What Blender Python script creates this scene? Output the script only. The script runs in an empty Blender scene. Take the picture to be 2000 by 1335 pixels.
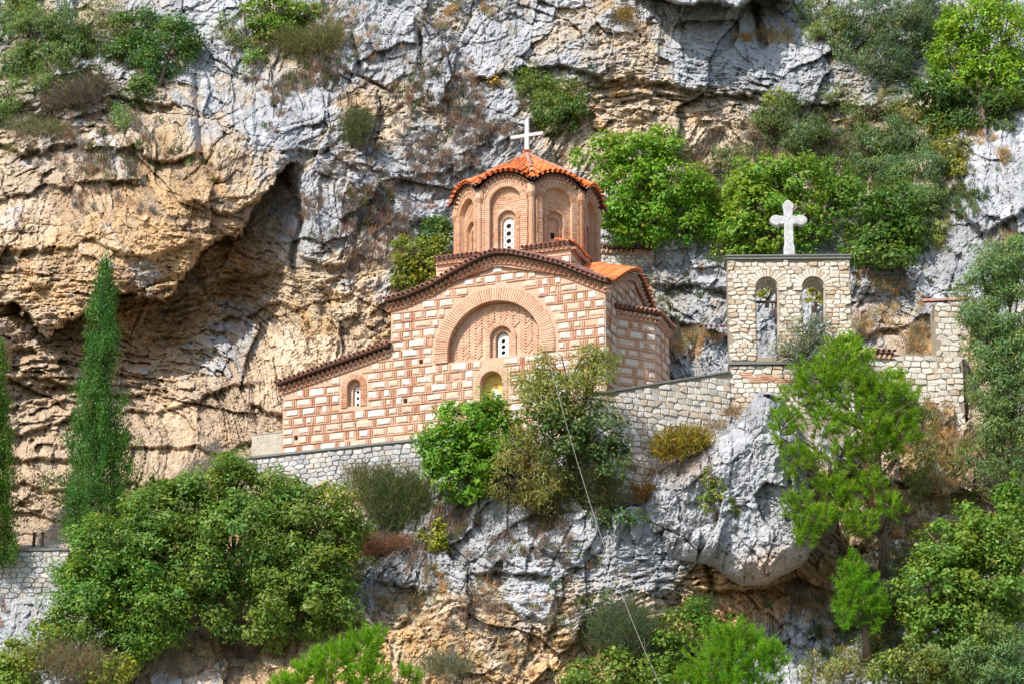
import bpy, bmesh, math, random, time
import numpy as np
from math import radians, sin, cos, pi, sqrt
from mathutils import Matrix, Vector
from mathutils.geometry import tessellate_polygon
T0 = time.time()
rng = np.random.default_rng(7)
random.seed(7)
scn = bpy.context.scene
COL = scn.collection

# ------------------------------------------------------------------ camera, sky, sun, exposure
PITCH = radians(19.5); S = 0.015; D = 100.0
FW = np.array([0, cos(PITCH), sin(PITCH)]); UP = np.array([0, -sin(PITCH), cos(PITCH)]); RT = np.array([1.0, 0, 0])
CAM = -D * FW
cam_data = bpy.data.cameras.new('camera'); cam = bpy.data.objects.new('camera', cam_data); COL.objects.link(cam)
cam.location = CAM; cam.rotation_euler = (pi / 2 + PITCH, 0, 0)
cam_data.sensor_width = 36; cam_data.lens = 36 * D / (2000 * S)
cam_data.clip_start = 1; cam_data.clip_end = 5000
scn.camera = cam
world = bpy.data.worlds.new('World'); scn.world = world; world.use_nodes = True
nt = world.node_tree; bg = nt.nodes['Background']; sky = nt.nodes.new('ShaderNodeTexSky')
sky.sky_type = 'NISHITA'; sky.sun_disc = False
SUN_AZ = radians(-42)          # measured from the viewing axis seen from the cliff: to the camera's left
SUN_EL = radians(44)
sd = Vector((sin(SUN_AZ) * cos(SUN_EL), -cos(SUN_AZ) * cos(SUN_EL), sin(SUN_EL)))
sky.sun_elevation = SUN_EL; sky.sun_rotation = math.atan2(sd.x, sd.y)
nt.links.new(sky.outputs[0], bg.inputs[0]); bg.inputs[1].default_value = 0.15
sun = bpy.data.lights.new('sun', 'SUN'); sun.energy = 4.3; sun.angle = radians(0.5); sun.color = (1, 0.94, 0.84)
so = bpy.data.objects.new('sun', sun); COL.objects.link(so); so.rotation_euler = sd.to_track_quat('Z', 'Y').to_euler()
scn.view_settings.view_transform = 'Standard'; scn.view_settings.look = 'None'
scn.view_settings.exposure = 0.5; scn.view_settings.gamma = 1; scn.view_settings.use_curve_mapping = False
scn.cycles.max_bounces = 6; scn.cycles.diffuse_bounces = 3; scn.cycles.transmission_bounces = 3

# ------------------------------------------------------------------ helpers
def ray(px, py):
    return FW + (px - 1000) * S / D * RT + (667.5 - py) * S / D * UP
def WY(px, py, Y):
    """world point seen at pixel (px, py) of the 2000 px photograph whose world Y is Y"""
    d = ray(px, py); return CAM + d * ((Y - CAM[1]) / d[1])
WORLDM = {}
def tag(o, label=None, cat=None, group=None, kind=None):
    if label: o['label'] = label
    if cat: o['category'] = cat
    if group: o['group'] = group
    if kind: o['kind'] = kind
    return o
def place(o, M, parent=None):
    M = Matrix(M); o.matrix_basis = M; WORLDM[o] = M
    if parent is not None:
        o.parent = parent; o.matrix_parent_inverse = WORLDM[parent].inverted()
    return o
def thing(name, label, cat, M, group=None):
    o = bpy.data.objects.new(name, None); COL.objects.link(o); o.empty_display_size = .3
    if not isinstance(M, Matrix): M = Matrix.Translation(Vector(M))
    place(o, M); return tag(o, label, cat, group)
def meshobj(name, me, M, parent=None):
    o = bpy.data.objects.new(name, me); COL.objects.link(o); return place(o, M, parent)
def np_mesh(name, V, F, mat, cols=None, smooth=False):
    V = np.asarray(V, dtype=np.float32); F = np.asarray(F, dtype=np.int32)
    me = bpy.data.meshes.new(name); n, k = F.shape
    me.vertices.add(len(V)); me.vertices.foreach_set('co', V.ravel())
    me.loops.add(n * k); me.loops.foreach_set('vertex_index', F.ravel())
    me.polygons.add(n); me.polygons.foreach_set('loop_start', np.arange(n, dtype=np.int32) * k)
    me.polygons.foreach_set('use_smooth', np.full(n, smooth, dtype=bool))
    me.update(calc_edges=True)
    if cols is not None:
        a = me.color_attributes.new('col', 'FLOAT_COLOR', 'POINT')
        c = np.ones((len(V), 4), dtype=np.float32); c[:, :3] = cols; a.data.foreach_set('color', c.ravel())
    me.materials.append(mat); return me
class MB:
    def __init__(s): s.v = []; s.f = []
    def add(s, vs, fs):
        b = len(s.v); s.v += [tuple(v) for v in vs]; s.f += [tuple(b + i for i in f) for f in fs]
    def box(s, x0, x1, y0, y1, z0, z1, M=None):
        vs = [(x, y, z) for x in (x0, x1) for y in (y0, y1) for z in (z0, z1)]
        if M is not None: vs = [tuple(M @ Vector(v)) for v in vs]
        s.add(vs, [(0, 1, 3, 2), (4, 6, 7, 5), (0, 4, 5, 1), (2, 3, 7, 6), (0, 2, 6, 4), (1, 5, 7, 3)])
    def prism(s, poly, y0, y1):
        """convex polygon in (x, z) extruded from y0 (front) to y1"""
        n = len(poly); vs = [(x, y0, z) for x, z in poly] + [(x, y1, z) for x, z in poly]
        s.add(vs, [tuple(range(n)), tuple(range(2 * n - 1, n - 1, -1))] + [(i, i + n, (i + 1) % n + n, (i + 1) % n) for i in range(n)])
    def tube(s, pts, radii, n=6):
        pts = [Vector(p) for p in pts]; b = len(s.v)
        for i, p in enumerate(pts):
            d = (pts[min(i + 1, len(pts) - 1)] - pts[max(i - 1, 0)]).normalized()
            a = d.orthogonal().normalized(); c = d.cross(a); r = radii[i] if hasattr(radii, '__len__') else radii
            for k in range(n):
                t = 2 * pi * k / n; s.v.append(tuple(p + (a * cos(t) + c * sin(t)) * r))
        for i in range(len(pts) - 1):
            for k in range(n):
                q = b + i * n; s.f.append((q + k, q + (k + 1) % n, q + n + (k + 1) % n, q + n + k))
        s.f.append(tuple(b + k for k in range(n))); s.f.append(tuple(b + (len(pts) - 1) * n + k for k in range(n - 1, -1, -1)))
    def build(s, name, mat, M=None, parent=None, kind=None, label=None, smooth=False):
        M = Matrix.Identity(4) if M is None else M
        V = np.array(s.v); c = Vector(((V[:, 0].min() + V[:, 0].max()) / 2, (V[:, 1].min() + V[:, 1].max()) / 2, V[:, 2].min()))
        me = bpy.data.meshes.new(name); me.from_pydata([tuple(Vector(v) - c) for v in s.v], [], s.f)
        me.materials.append(mat)
        bm = bmesh.new(); bm.from_mesh(me); bmesh.ops.recalc_face_normals(bm, faces=bm.faces); bm.to_mesh(me); bm.free()
        if smooth: me.polygons.foreach_set('use_smooth', [True] * len(me.polygons))
        o = meshobj(name, me, M @ Matrix.Translation(c), parent)
        if kind: o['kind'] = kind
        if label: o['label'] = label
        return o
def plate(mb, outer, holes, y0, y1):
    """flat wall with real openings: polygon in (x, z) with holes, from y0 (front) to y1 (back)"""
    loops = [outer] + list(holes); flat = [p for l in loops for p in l]; n = len(flat)
    tris = tessellate_polygon([[Vector((x, z, 0)) for x, z in l] for l in loops])
    vs = [(x, y0, z) for x, z in flat] + [(x, y1, z) for x, z in flat]
    fs = [tuple(t) for t in tris] + [tuple(i + n for i in reversed(t)) for t in tris]
    b = 0
    for l in loops:
        m = len(l)
        fs += [(b + i, b + (i + 1) % m, b + (i + 1) % m + n, b + i + n) for i in range(m)]
        b += m
    mb.add(vs, fs)
def arch_poly(cx, r, zs, zb, n=20):
    return [(cx + r, zb)] + [(cx + r * cos(t), zs + r * sin(t)) for t in np.linspace(0, pi, n)] + [(cx - r, zb)]
def circle(cx, cz, r, n=14):
    return [(cx + r * cos(t), cz + r * sin(t)) for t in np.linspace(0, 2 * pi, n, endpoint=False)]
def rect(x0, x1, z0, z1): return [(x0, z0), (x1, z0), (x1, z1), (x0, z1)]
def interp(x, pts):
    return float(np.interp(x, [p[0] for p in pts], [p[1] for p in pts]))

# ------------------------------------------------------------------ materials
def newmat(name):
    m = bpy.data.materials.new(name); m.use_nodes = True; n = m.node_tree.nodes; l = m.node_tree.links
    b = n['Principled BSDF']; b.inputs['Roughness'].default_value = .85; b.inputs['Specular IOR Level'].default_value = .2
    return m, n, l, b
def ramp(n, stops):
    r = n.new('ShaderNodeValToRGB'); e = r.color_ramp.elements
    while len(e) < len(stops): e.new(.5)
    for k, (p, c) in enumerate(stops): e[k].position = p; e[k].color = (*c, 1)
    return r
def mixc(n, l, fac, a, b, mode='MIX'):
    x = n.new('ShaderNodeMix'); x.data_type = 'RGBA'; x.blend_type = mode
    for sock, v in ((x.inputs[0], fac), (x.inputs[6], a), (x.inputs[7], b)):
        if hasattr(v, 'links'): l.new(v, sock)
        else: sock.default_value = v if not isinstance(v, tuple) else (*v, 1)
    return x.outputs[2]
def noise(n, l, scale, detail=4, rough=.6, vec=None):
    t = n.new('ShaderNodeTexNoise'); t.inputs['Scale'].default_value = scale; t.inputs['Detail'].default_value = detail; t.inputs['Roughness'].default_value = rough
    g = n.new('ShaderNodeNewGeometry'); l.new(vec or g.outputs['Position'], t.inputs['Vector']); return t.outputs[0]
def masonry(name, stops, grain=25, bump=.5, stain=None, stain_amt=.5, rough=.85):
    """colour varies from piece to piece, with grain, stains and relief"""
    m, n, l, b = newmat(name); b.inputs['Roughness'].default_value = rough
    g = n.new('ShaderNodeNewGeometry'); oi = n.new('ShaderNodeObjectInfo')
    a = n.new('ShaderNodeMath'); a.operation = 'ADD'; l.new(g.outputs['Random Per Island'], a.inputs[0]); l.new(oi.outputs['Random'], a.inputs[1])
    f = n.new('ShaderNodeMath'); f.operation = 'FRACT'; l.new(a.outputs[0], f.inputs[0])
    r = ramp(n, stops); l.new(f.outputs[0], r.inputs[0]); c = r.outputs[0]
    nz = noise(n, l, grain, 5, .7)
    mr = ramp(n, [(.3, (.62, .62, .62)), (.7, (1.12, 1.12, 1.12))]); l.new(nz, mr.inputs[0])
    c = mixc(n, l, 1.0, c, mr.outputs[0], 'MULTIPLY')
    if stain:
        s = noise(n, l, 1.3, 5, .7); sr = ramp(n, [(.45, (0, 0, 0)), (.62, (1, 1, 1))]); l.new(s, sr.inputs[0])
        mm = n.new('ShaderNodeMath'); mm.operation = 'MULTIPLY'; l.new(sr.outputs[0], mm.inputs[0]); mm.inputs[1].default_value = stain_amt
        c = mixc(n, l, mm.outputs[0], c, stain)
    l.new(c, b.inputs['Base Color'])
    bp = n.new('ShaderNodeBump'); bp.inputs['Strength'].default_value = bump; bp.inputs['Distance'].default_value = .02
    l.new(nz, bp.inputs['Height']); l.new(bp.outputs[0], b.inputs['Normal'])
    return m
M_STONE = masonry('white limestone block', [(0, (.70, .65, .58)), (.3, (.78, .76, .73)), (.5, (.74, .69, .62)), (.62, (.70, .59, .48)), (.78, (.66, .50, .38)), (.88, (.76, .71, .65)), (1, (.68, .56, .46))], 13, 1.4, (.66, .46, .33), .75)
M_BRICK = masonry('thin red brick', [(0, (.50, .21, .12)), (.4, (.58, .29, .17)), (.8, (.64, .37, .24)), (1, (.44, .18, .11))], 30, .6, (.66, .46, .34), .6)
M_DRUMBRICK = masonry('ochre brick', [(0, (.55, .27, .15)), (.4, (.62, .345, .20)), (.8, (.68, .42, .27)), (1, (.49, .22, .13))], 30, .6, (.70, .52, .39), .6)
M_VOUSS = masonry('pale arch brick', [(0, (.66, .40, .26)), (.5, (.72, .47, .33)), (1, (.62, .34, .22))], 30, .4, (.66, .50, .38), .5)
M_MORTAR = masonry('warm lime mortar', [(0, (.64, .45, .33)), (1, (.64, .45, .33))], 22, .8, (.62, .38, .26), .6)
M_MORTARD = masonry('ochre mortar', [(0, (.65, .42, .28)), (1, (.65, .42, .28))], 22, .8, (.70, .52, .38), .6)
M_RUBBLE = masonry('pale rubble limestone', [(0, (.74, .71, .65)), (.35, (.66, .61, .54)), (.6, (.80, .76, .69)), (.85, (.68, .56, .44)), (1, (.46, .36, .27))], 14, .7, (.50, .42, .33), .3)
M_GREYRUB = masonry('grey rubble limestone', [(0, (.56, .56, .57)), (.4, (.40, .41, .43)), (.7, (.62, .60, .57)), (1, (.50, .45, .40))], 14, .7, (.46, .40, .34), .3)
M_BELL = masonry('bell gable stone', [(0, (.76, .70, .61)), (.35, (.70, .63, .53)), (.65, (.80, .75, .67)), (.88, (.62, .51, .38)), (1, (.54, .37, .25))], 14, .7, (.48, .38, .27), .35)
M_JOINT = masonry('grey mortar', [(0, (.34, .31, .27)), (1, (.34, .31, .27))], 20, 1, (.26, .22, .18), .6)
M_JOINTP = masonry('pale pointing', [(0, (.36, .30, .23)), (1, (.36, .30, .23))], 20, 1, (.34, .28, .22), .6)
M_TILE = masonry('red clay tile', [(0, (.72, .14, .03)), (.4, (.84, .21, .045)), (.65, (.78, .26, .09)), (.85, (.58, .14, .055)), (1, (.82, .32, .15))], 20, .5, (.54, .24, .14), .3)
M_OLDTILE = masonry('weathered clay tile', [(0, (.42, .18, .12)), (.5, (.54, .27, .20)), (.8, (.40, .22, .18)), (1, (.60, .38, .31))], 20, .5, (.26, .19, .17), .5)
M_DARKTILE = masonry('dark brown roof boarding', [(0, (.16, .09, .07)), (1, (.16, .09, .07))], 20, .5)  # plain dark brown for eave boards and roof decks
M_PLASTER = masonry('white plaster', [(0, (.82, .81, .79)), (1, (.82, .81, .79))], 20, .2)
M_CROSS = masonry('chalky white paint', [(0, (.72, .70, .66)), (1, (.72, .70, .66))], 14, .6, (.56, .52, .46), .6)
M_CONC = masonry('pale concrete', [(0, (.52, .46, .37)), (1, (.52, .46, .37))], 9, .5, (.42, .38, .32), .5)
M_SLAB = masonry('grey slate slab', [(0, (.20, .21, .20)), (1, (.24, .25, .23))], 12, .4, (.16, .15, .13), .5)
M_MARBLE = masonry('weathered white marble', [(0, (.62, .62, .62)), (1, (.62, .62, .62))], 9, 1.6, (.40, .40, .41), .85)
M_DARK = masonry('black interior shade', [(0, (.02, .02, .02)), (1, (.02, .02, .02))], 10, .1)  # near-black colour standing in for the shade inside openings
M_IRON = masonry('rusty iron', [(0, (.10, .05, .035)), (1, (.07, .05, .045))], 30, .4)
M_CABLE = masonry('pale cable sheath', [(0, (.42, .41, .37)), (1, (.42, .41, .37))], 30, .1)
M_BARK = masonry('brown bark', [(0, (.17, .12, .085)), (1, (.23, .17, .13))], 20, .8)

def colmat(name, rough=.8, transl=0., nscale=6., bump=.6):
    m, n, l, b = newmat(name); b.inputs['Roughness'].default_value = rough
    a = n.new('ShaderNodeAttribute'); a.attribute_name = 'col'; c = a.outputs['Color']
    if transl:
        b.inputs['Specular IOR Level'].default_value = .35
        l.new(c, b.inputs['Base Color'])
        t = n.new('ShaderNodeBsdfTranslucent'); tc = mixc(n, l, 1.0, c, (1.25, 1.3, .55), 'MULTIPLY'); l.new(tc, t.inputs[0])
        mx = n.new('ShaderNodeMixShader'); mx.inputs[0].default_value = transl
        l.new(b.outputs[0], mx.inputs[1]); l.new(t.outputs[0], mx.inputs[2]); l.new(mx.outputs[0], n['Material Output'].inputs[0])
    else:
        n1 = noise(n, l, nscale, 8, .72); n2 = noise(n, l, nscale * 5, 6, .75)
        r = ramp(n, [(.28, (.55, .55, .56)), (.5, (.98, .98, .98)), (.75, (1.25, 1.22, 1.18))]); l.new(n1, r.inputs[0])
        r2 = ramp(n, [(.3, (.72, .70, .68)), (.62, (1.08, 1.08, 1.08))]); l.new(n2, r2.inputs[0])
        c = mixc(n, l, 1.0, c, r.outputs[0], 'MULTIPLY'); c = mixc(n, l, 1.0, c, r2.outputs[0], 'MULTIPLY')
        l.new(c, b.inputs['Base Color'])
        ad = n.new('ShaderNodeMath'); ad.operation = 'ADD'; l.new(n1, ad.inputs[0])
        m2 = n.new('ShaderNodeMath'); m2.operation = 'MULTIPLY'; m2.inputs[1].default_value = .4; l.new(n2, m2.inputs[0]); l.new(m2.outputs[0], ad.inputs[1])
        bp = n.new('ShaderNodeBump'); bp.inputs['Strength'].default_value = bump; bp.inputs['Distance'].default_value = .09
        l.new(ad.outputs[0], bp.inputs['Height']); l.new(bp.outputs[0], b.inputs['Normal'])
    return m
M_ROCK = colmat('limestone cliff', .9, 0, 3.5, .9)
M_LEAF = colmat('leaf', .5, .4)
M_DRY = colmat('dry stems', .85, .12)

# ------------------------------------------------------------------ noise in numpy
def h2(ix, iy, seed):
    n = (ix.astype(np.int64) * 374761393 + iy.astype(np.int64) * 668265263 + seed * 1442695041) & 0xffffffff
    n = ((n ^ (n >> 13)) * 1274126177) & 0xffffffff
    n = ((n ^ (n >> 16)) * 2246822519) & 0xffffffff
    return ((n ^ (n >> 15)) & 0xffffff) / float(0xffffff)
def vnoise(x, y, seed):
    ix = np.floor(x); iy = np.floor(y); fx = x - ix; fy = y - iy
    fx = fx * fx * (3 - 2 * fx); fy = fy * fy * (3 - 2 * fy)
    a = h2(ix, iy, seed); b = h2(ix + 1, iy, seed); c = h2(ix, iy + 1, seed); d = h2(ix + 1, iy + 1, seed)
    return (a * (1 - fx) + b * fx) * (1 - fy) + (c * (1 - fx) + d * fx) * fy
def fbm(x, y, seed, oct=4, gain=.5):
    s = 0; a = 1; t = 0
    for k in range(oct):
        q = .6 + 1.1 * k; s = s + a * vnoise((x * cos(q) - y * sin(q)) * 2 ** k + 17.3 * k, (x * sin(q) + y * cos(q)) * 2 ** k - 9.1 * k, seed + k); t += a; a *= gain
    return s / t * 2 - 1
def cells(x, y, seed, tilt=.5):
    """faceted blocks: each cell its own offset and slope; returns (height, edge distance, id)"""
    ix = np.floor(x); iy = np.floor(y)
    f1 = np.full(x.shape, 9.); f2 = np.full(x.shape, 9.); hh = np.zeros(x.shape); idr = np.zeros(x.shape)
    for dx in (-1, 0, 1):
        for dy in (-1, 0, 1):
            cx = ix + dx; cy = iy + dy
            qx = cx + .1 + .8 * h2(cx, cy, seed); qy = cy + .1 + .8 * h2(cx, cy, seed + 1)
            ax = x - qx; ay = y - qy; d = np.maximum(np.abs(ax + .3 * ay), np.abs(ay - .3 * ax)) * .6 + np.sqrt(ax * ax + ay * ay) * .4
            o = h2(cx, cy, seed + 2)
            v = (o - .5) + tilt * ((h2(cx, cy, seed + 3) - .5) * ax * 2 + (h2(cx, cy, seed + 4) - .5) * ay * 2)
            near = d < f1
            f2 = np.where(near, f1, np.minimum(f2, d)); hh = np.where(near, v, hh); idr = np.where(near, o, idr); f1 = np.where(near, d, f1)
    return hh, f2 - f1, idr
def sstep(a, b, x):
    t = np.clip((x - a) / (b - a), 0, 1); return t * t * (3 - 2 * t)
def tps(ctrl, qx, qy):
    """smooth surface through control points (px, py, value)"""
    c = np.array(ctrl, dtype=float); X = c[:, :2] / 500.; n = len(c)
    def k(r2): return .5 * r2 * np.log(r2 + 1e-9)
    A = np.zeros((n + 3, n + 3)); r2 = ((X[:, None] - X[None]) ** 2).sum(-1); A[:n, :n] = k(r2) + np.eye(n) * .02
    A[:n, n] = 1; A[:n, n + 1:] = X; A[n, :n] = 1; A[n + 1:, :n] = X.T
    w = np.linalg.solve(A, np.r_[c[:, 2], 0, 0, 0])
    gx = np.arange(-1500, 3521, 20.); gy = np.arange(-1200, 2921, 20.)
    GX, GY = np.meshgrid(gx, gy); P = np.stack([GX.ravel(), GY.ravel()], 1) / 500.
    out = np.zeros(len(P))
    for i in range(n): out += w[i] * k(((P - X[i]) ** 2).sum(1))
    out += w[n] + P @ w[n + 1:]; G = out.reshape(GX.shape)
    fx = np.clip((qx - gx[0]) / 20, 0, len(gx) - 1.001); fy = np.clip((qy - gy[0]) / 20, 0, len(gy) - 1.001)
    ix = fx.astype(int); iy = fy.astype(int); fx = fx - ix; fy = fy - iy
    return (G[iy, ix] * (1 - fx) + G[iy, ix + 1] * fx) * (1 - fy) + (G[iy + 1, ix] * (1 - fx) + G[iy + 1, ix + 1] * fx) * fy

# ------------------------------------------------------------------ the cliff
BACK = [(-600, -500, 15), (500, -500, 14), (1250, -500, 13), (2000, -500, 14), (2600, -500, 15),
 (0, 0, 10), (250, 0, 9.8), (500, 0, 9.4), (700, 0, 8.6), (1000, 0, 8.6), (1250, 0, 8.5), (1400, 0, 9.4), (1500, 0, 10), (1750, 0, 10), (2000, 0, 10),
 (0, 150, 8.6), (250, 150, 8.2), (500, 150, 8.1), (700, 150, 7.7), (1000, 150, 7.8), (1250, 150, 7.8), (1400, 120, 8.1), (1500, 150, 8.5), (1750, 150, 8.8), (2000, 150, 8.4),
 (0, 300, 6.6), (250, 300, 5.6), (430, 300, 4.9), (530, 300, 5.4), (600, 300, 5.5), (750, 300, 6.2), (1000, 210, 7.1), (1250, 220, 7.1), (1450, 240, 7.2), (1000, 280, 6.7), (1250, 280, 6.8), (1500, 300, 7.0), (1750, 300, 7.4), (2000, 320, 5.8),
 (0, 450, 4.8), (150, 450, 4.3), (300, 430, 3.9), (430, 420, 4.0), (500, 450, 4.8), (550, 430, 5.3), (590, 450, 4.7), (660, 450, 4.8), (770, 450, 5.4), (1000, 450, 6.2), (1250, 450, 6.3), (1500, 450, 6.1), (1750, 450, 5.8), (1900, 430, 4.7), (2000, 450, 4.2),
 (0, 600, 3.9), (120, 580, 3.6), (230, 520, 3.6), (250, 650, 4.9), (350, 600, 5.4), (430, 600, 5.6), (530, 600, 5.6), (590, 560, 4.1), (680, 600, 4.2), (768, 600, 4.6), (1000, 600, 5.4), (1320, 600, 5.3), (1500, 600, 4.9), (1750, 600, 4.2), (1900, 600, 3.4), (2000, 600, 3),
 (0, 720, 3.2), (120, 700, 3.4), (250, 760, 4.0), (380, 720, 4.4), (500, 680, 4.6), (570, 680, 3.9), (640, 680, 3.8), (760, 680, 4.0), (1330, 700, 4.4), (1500, 700, 4.0), (1720, 680, 3.4), (2000, 720, 2.2),
 (0, 850, 2.5), (150, 850, 2.6), (300, 850, 2.9), (450, 800, 3.1), (530, 800, 3.1), (620, 800, 3.5), (0, 1000, 1.5), (200, 1000, 1.6), (400, 930, 2.3), (1000, 850, 5), (1450, 800, 3.5), (1800, 850, 3),
 (-600, 300, 7), (-600, 800, 3), (2600, 300, 5), (2600, 800, 2)]
FRONT = [(-600, 1080, 0), (0, 1070, .6), (130, 1080, .4), (300, 1000, 1.2), (500, 930, 2.15), (700, 960, 1.1), (850, 940, .3), (1000, 900, -.2), (1130, 870, -1.0), (1250, 845, -.9), (1350, 815, -.2), (1430, 785, .3), (1200, 890, -1.9), (1290, 900, -.7), (1380, 880, -.5), (1440, 860, -.8), (1530, 780, .0), (1700, 850, -.2), (1885, 850, -.1), (2000, 870, .4), (2600, 850, 1),
 (0, 1180, -.3), (250, 1150, 0), (500, 1080, .7), (700, 1050, .2), (850, 1050, -.4), (1000, 1020, -1.0), (1180, 1000, -1.9), (1300, 1000, -.8), (1300, 1080, -1.2), (1450, 1050, -.8), (1480, 1170, -.9), (1560, 1150, -.8), (1600, 1130, .2), (1720, 1050, -.4), (1880, 980, -.5), (2000, 1050, -.6),
 (0, 1335, -2), (250, 1300, -1), (500, 1250, -.6), (700, 1200, -1.0), (850, 1200, -1.8), (1000, 1180, -2.2), (1200, 1180, -2.4), (1350, 1200, -1.8), (1500, 1240, -.6), (1650, 1220, -.8), (1850, 1200, -1.4), (2000, 1250, -2),
 (500, 1335, -2), (850, 1335, -2.8), (1100, 1335, -3.2), (1350, 1335, -2.8), (1600, 1335, -1.8), (2000, 1400, -3), (0, 1900, -8), (1000, 1900, -9), (2000, 1900, -8), (-800, 1900, -8), (2800, 1900, -8), (1000, 2700, -22), (-800, 2700, -22), (2800, 2700, -22)]
TERR = [(-3000, 1070), (0, 1066), (130, 1060), (300, 985), (500, 915), (557, 900), (840, 862), (1000, 830), (1190, 785), (1425, 745), (1530, 722), (1680, 706), (1885, 700), (1900, 790), (2000, 800), (5000, 800)]
# ledges: (polyline, forward above, decay px, back below, decay px)
LEDGES = [
 ([(-40, 480), (80, 500), (180, 470), (300, 500), (380, 470)], .3, 40, .3, 40),
 ([(-40, 690), (60, 680), (150, 700)], .4, 30, .35, 40),
 ([(-40, 790), (90, 785), (240, 805), (380, 790), (500, 745)], .35, 30, .25, 40),
 ([(-40, 950), (90, 960), (240, 940), (360, 930)], .35, 35, .25, 40),
 ([(300, 660), (420, 640), (540, 590)], .4, 30, .3, 40),
 ([(250, 600), (350, 590), (450, 545), (550, 520)], .3, 30, .3, 30),
 ([(1270, -20), (1340, 2), (1430, 8), (1520, -4)], 2.4, 200, .3, 90),
 ([(20, 600), (90, 640), (150, 610), (230, 560), (330, 575), (400, 490), (470, 455), (545, 340), (560, 330)], .75, 150, 1.9, 170),
 ([(380, 395), (450, 425), (560, 350)], .5, 40, .5, 60),
 ([(940, 150), (1010, 125), (1130, 135), (1210, 150), (1330, 175), (1480, 190), (1600, 205), (1730, 215)], .75, 130, .35, 50),
 ([(-40, 285), (100, 300), (190, 275), (300, 300), (380, 290)], .6, 50, .6, 60),
 ([(-40, 385), (60, 375), (170, 345), (260, 370)], .5, 50, .4, 60),
 ([(-40, 180), (80, 215), (200, 190), (330, 200)], .5, 60, .5, 60),
 ([(-40, 745), (90, 735), (200, 760), (240, 770)], .5, 40, .5, 50),
 ([(-40, 830), (60, 840), (140, 825), (240, 850)], .5, 40, .45, 45),
 ([(-40, 885), (100, 900), (240, 890)], .4, 35, .3, 40),
 ([(230, 880), (330, 860), (430, 880), (500, 850)], .3, 30, .2, 40),
 ([(500, 790), (560, 800)], .5, 20, .5, 30),
 ([(560, 300), (640, 290), (700, 330)], .3, 60, .4, 60),
 ([(590, 505), (660, 520), (700, 500)], .5, 60, .3, 60),
 ([(770, 350), (850, 330), (950, 320), (1000, 330)], .3, 60, .3, 40),
 ([(860, 430), (800, 450)], .3, 60, .3, 40),
 ([(1300, 630), (1380, 645), (1430, 650)], .5, 45, .5, 30),
 ([(1670, 655), (1740, 640), (1850, 600)], .5, 30, .4, 30),
 ([(1300, 560), (1430, 575)], .4, 50, .4, 30),
 ([(1870, 420), (1930, 460), (2010, 395)], .5, 60, .4, 60),
 ([(925, 1110), (1000, 1125), (1060, 1130)], .5, 80, .5, 40),
 ([(1060, 1070), (1130, 1090)], .4, 50, .4, 40),
 ([(1000, 1185), (1060, 1215)], .5, 40, .4, 30),
 ([(760, 1130), (830, 1160)], .4, 50, .4, 30),
 ([(1370, 1150), (1450, 1150), (1570, 1120)], .2, 30, .9, 45),
 ([(1380, 1250), (1480, 1235), (1560, 1270)], .4, 40, .4, 40),
 ([(1100, 1260), (1180, 1270)], .4, 40, .4, 30),
 ([(1280, 1000), (1330, 1010)], .3, 60, .3, 30)]
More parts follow.
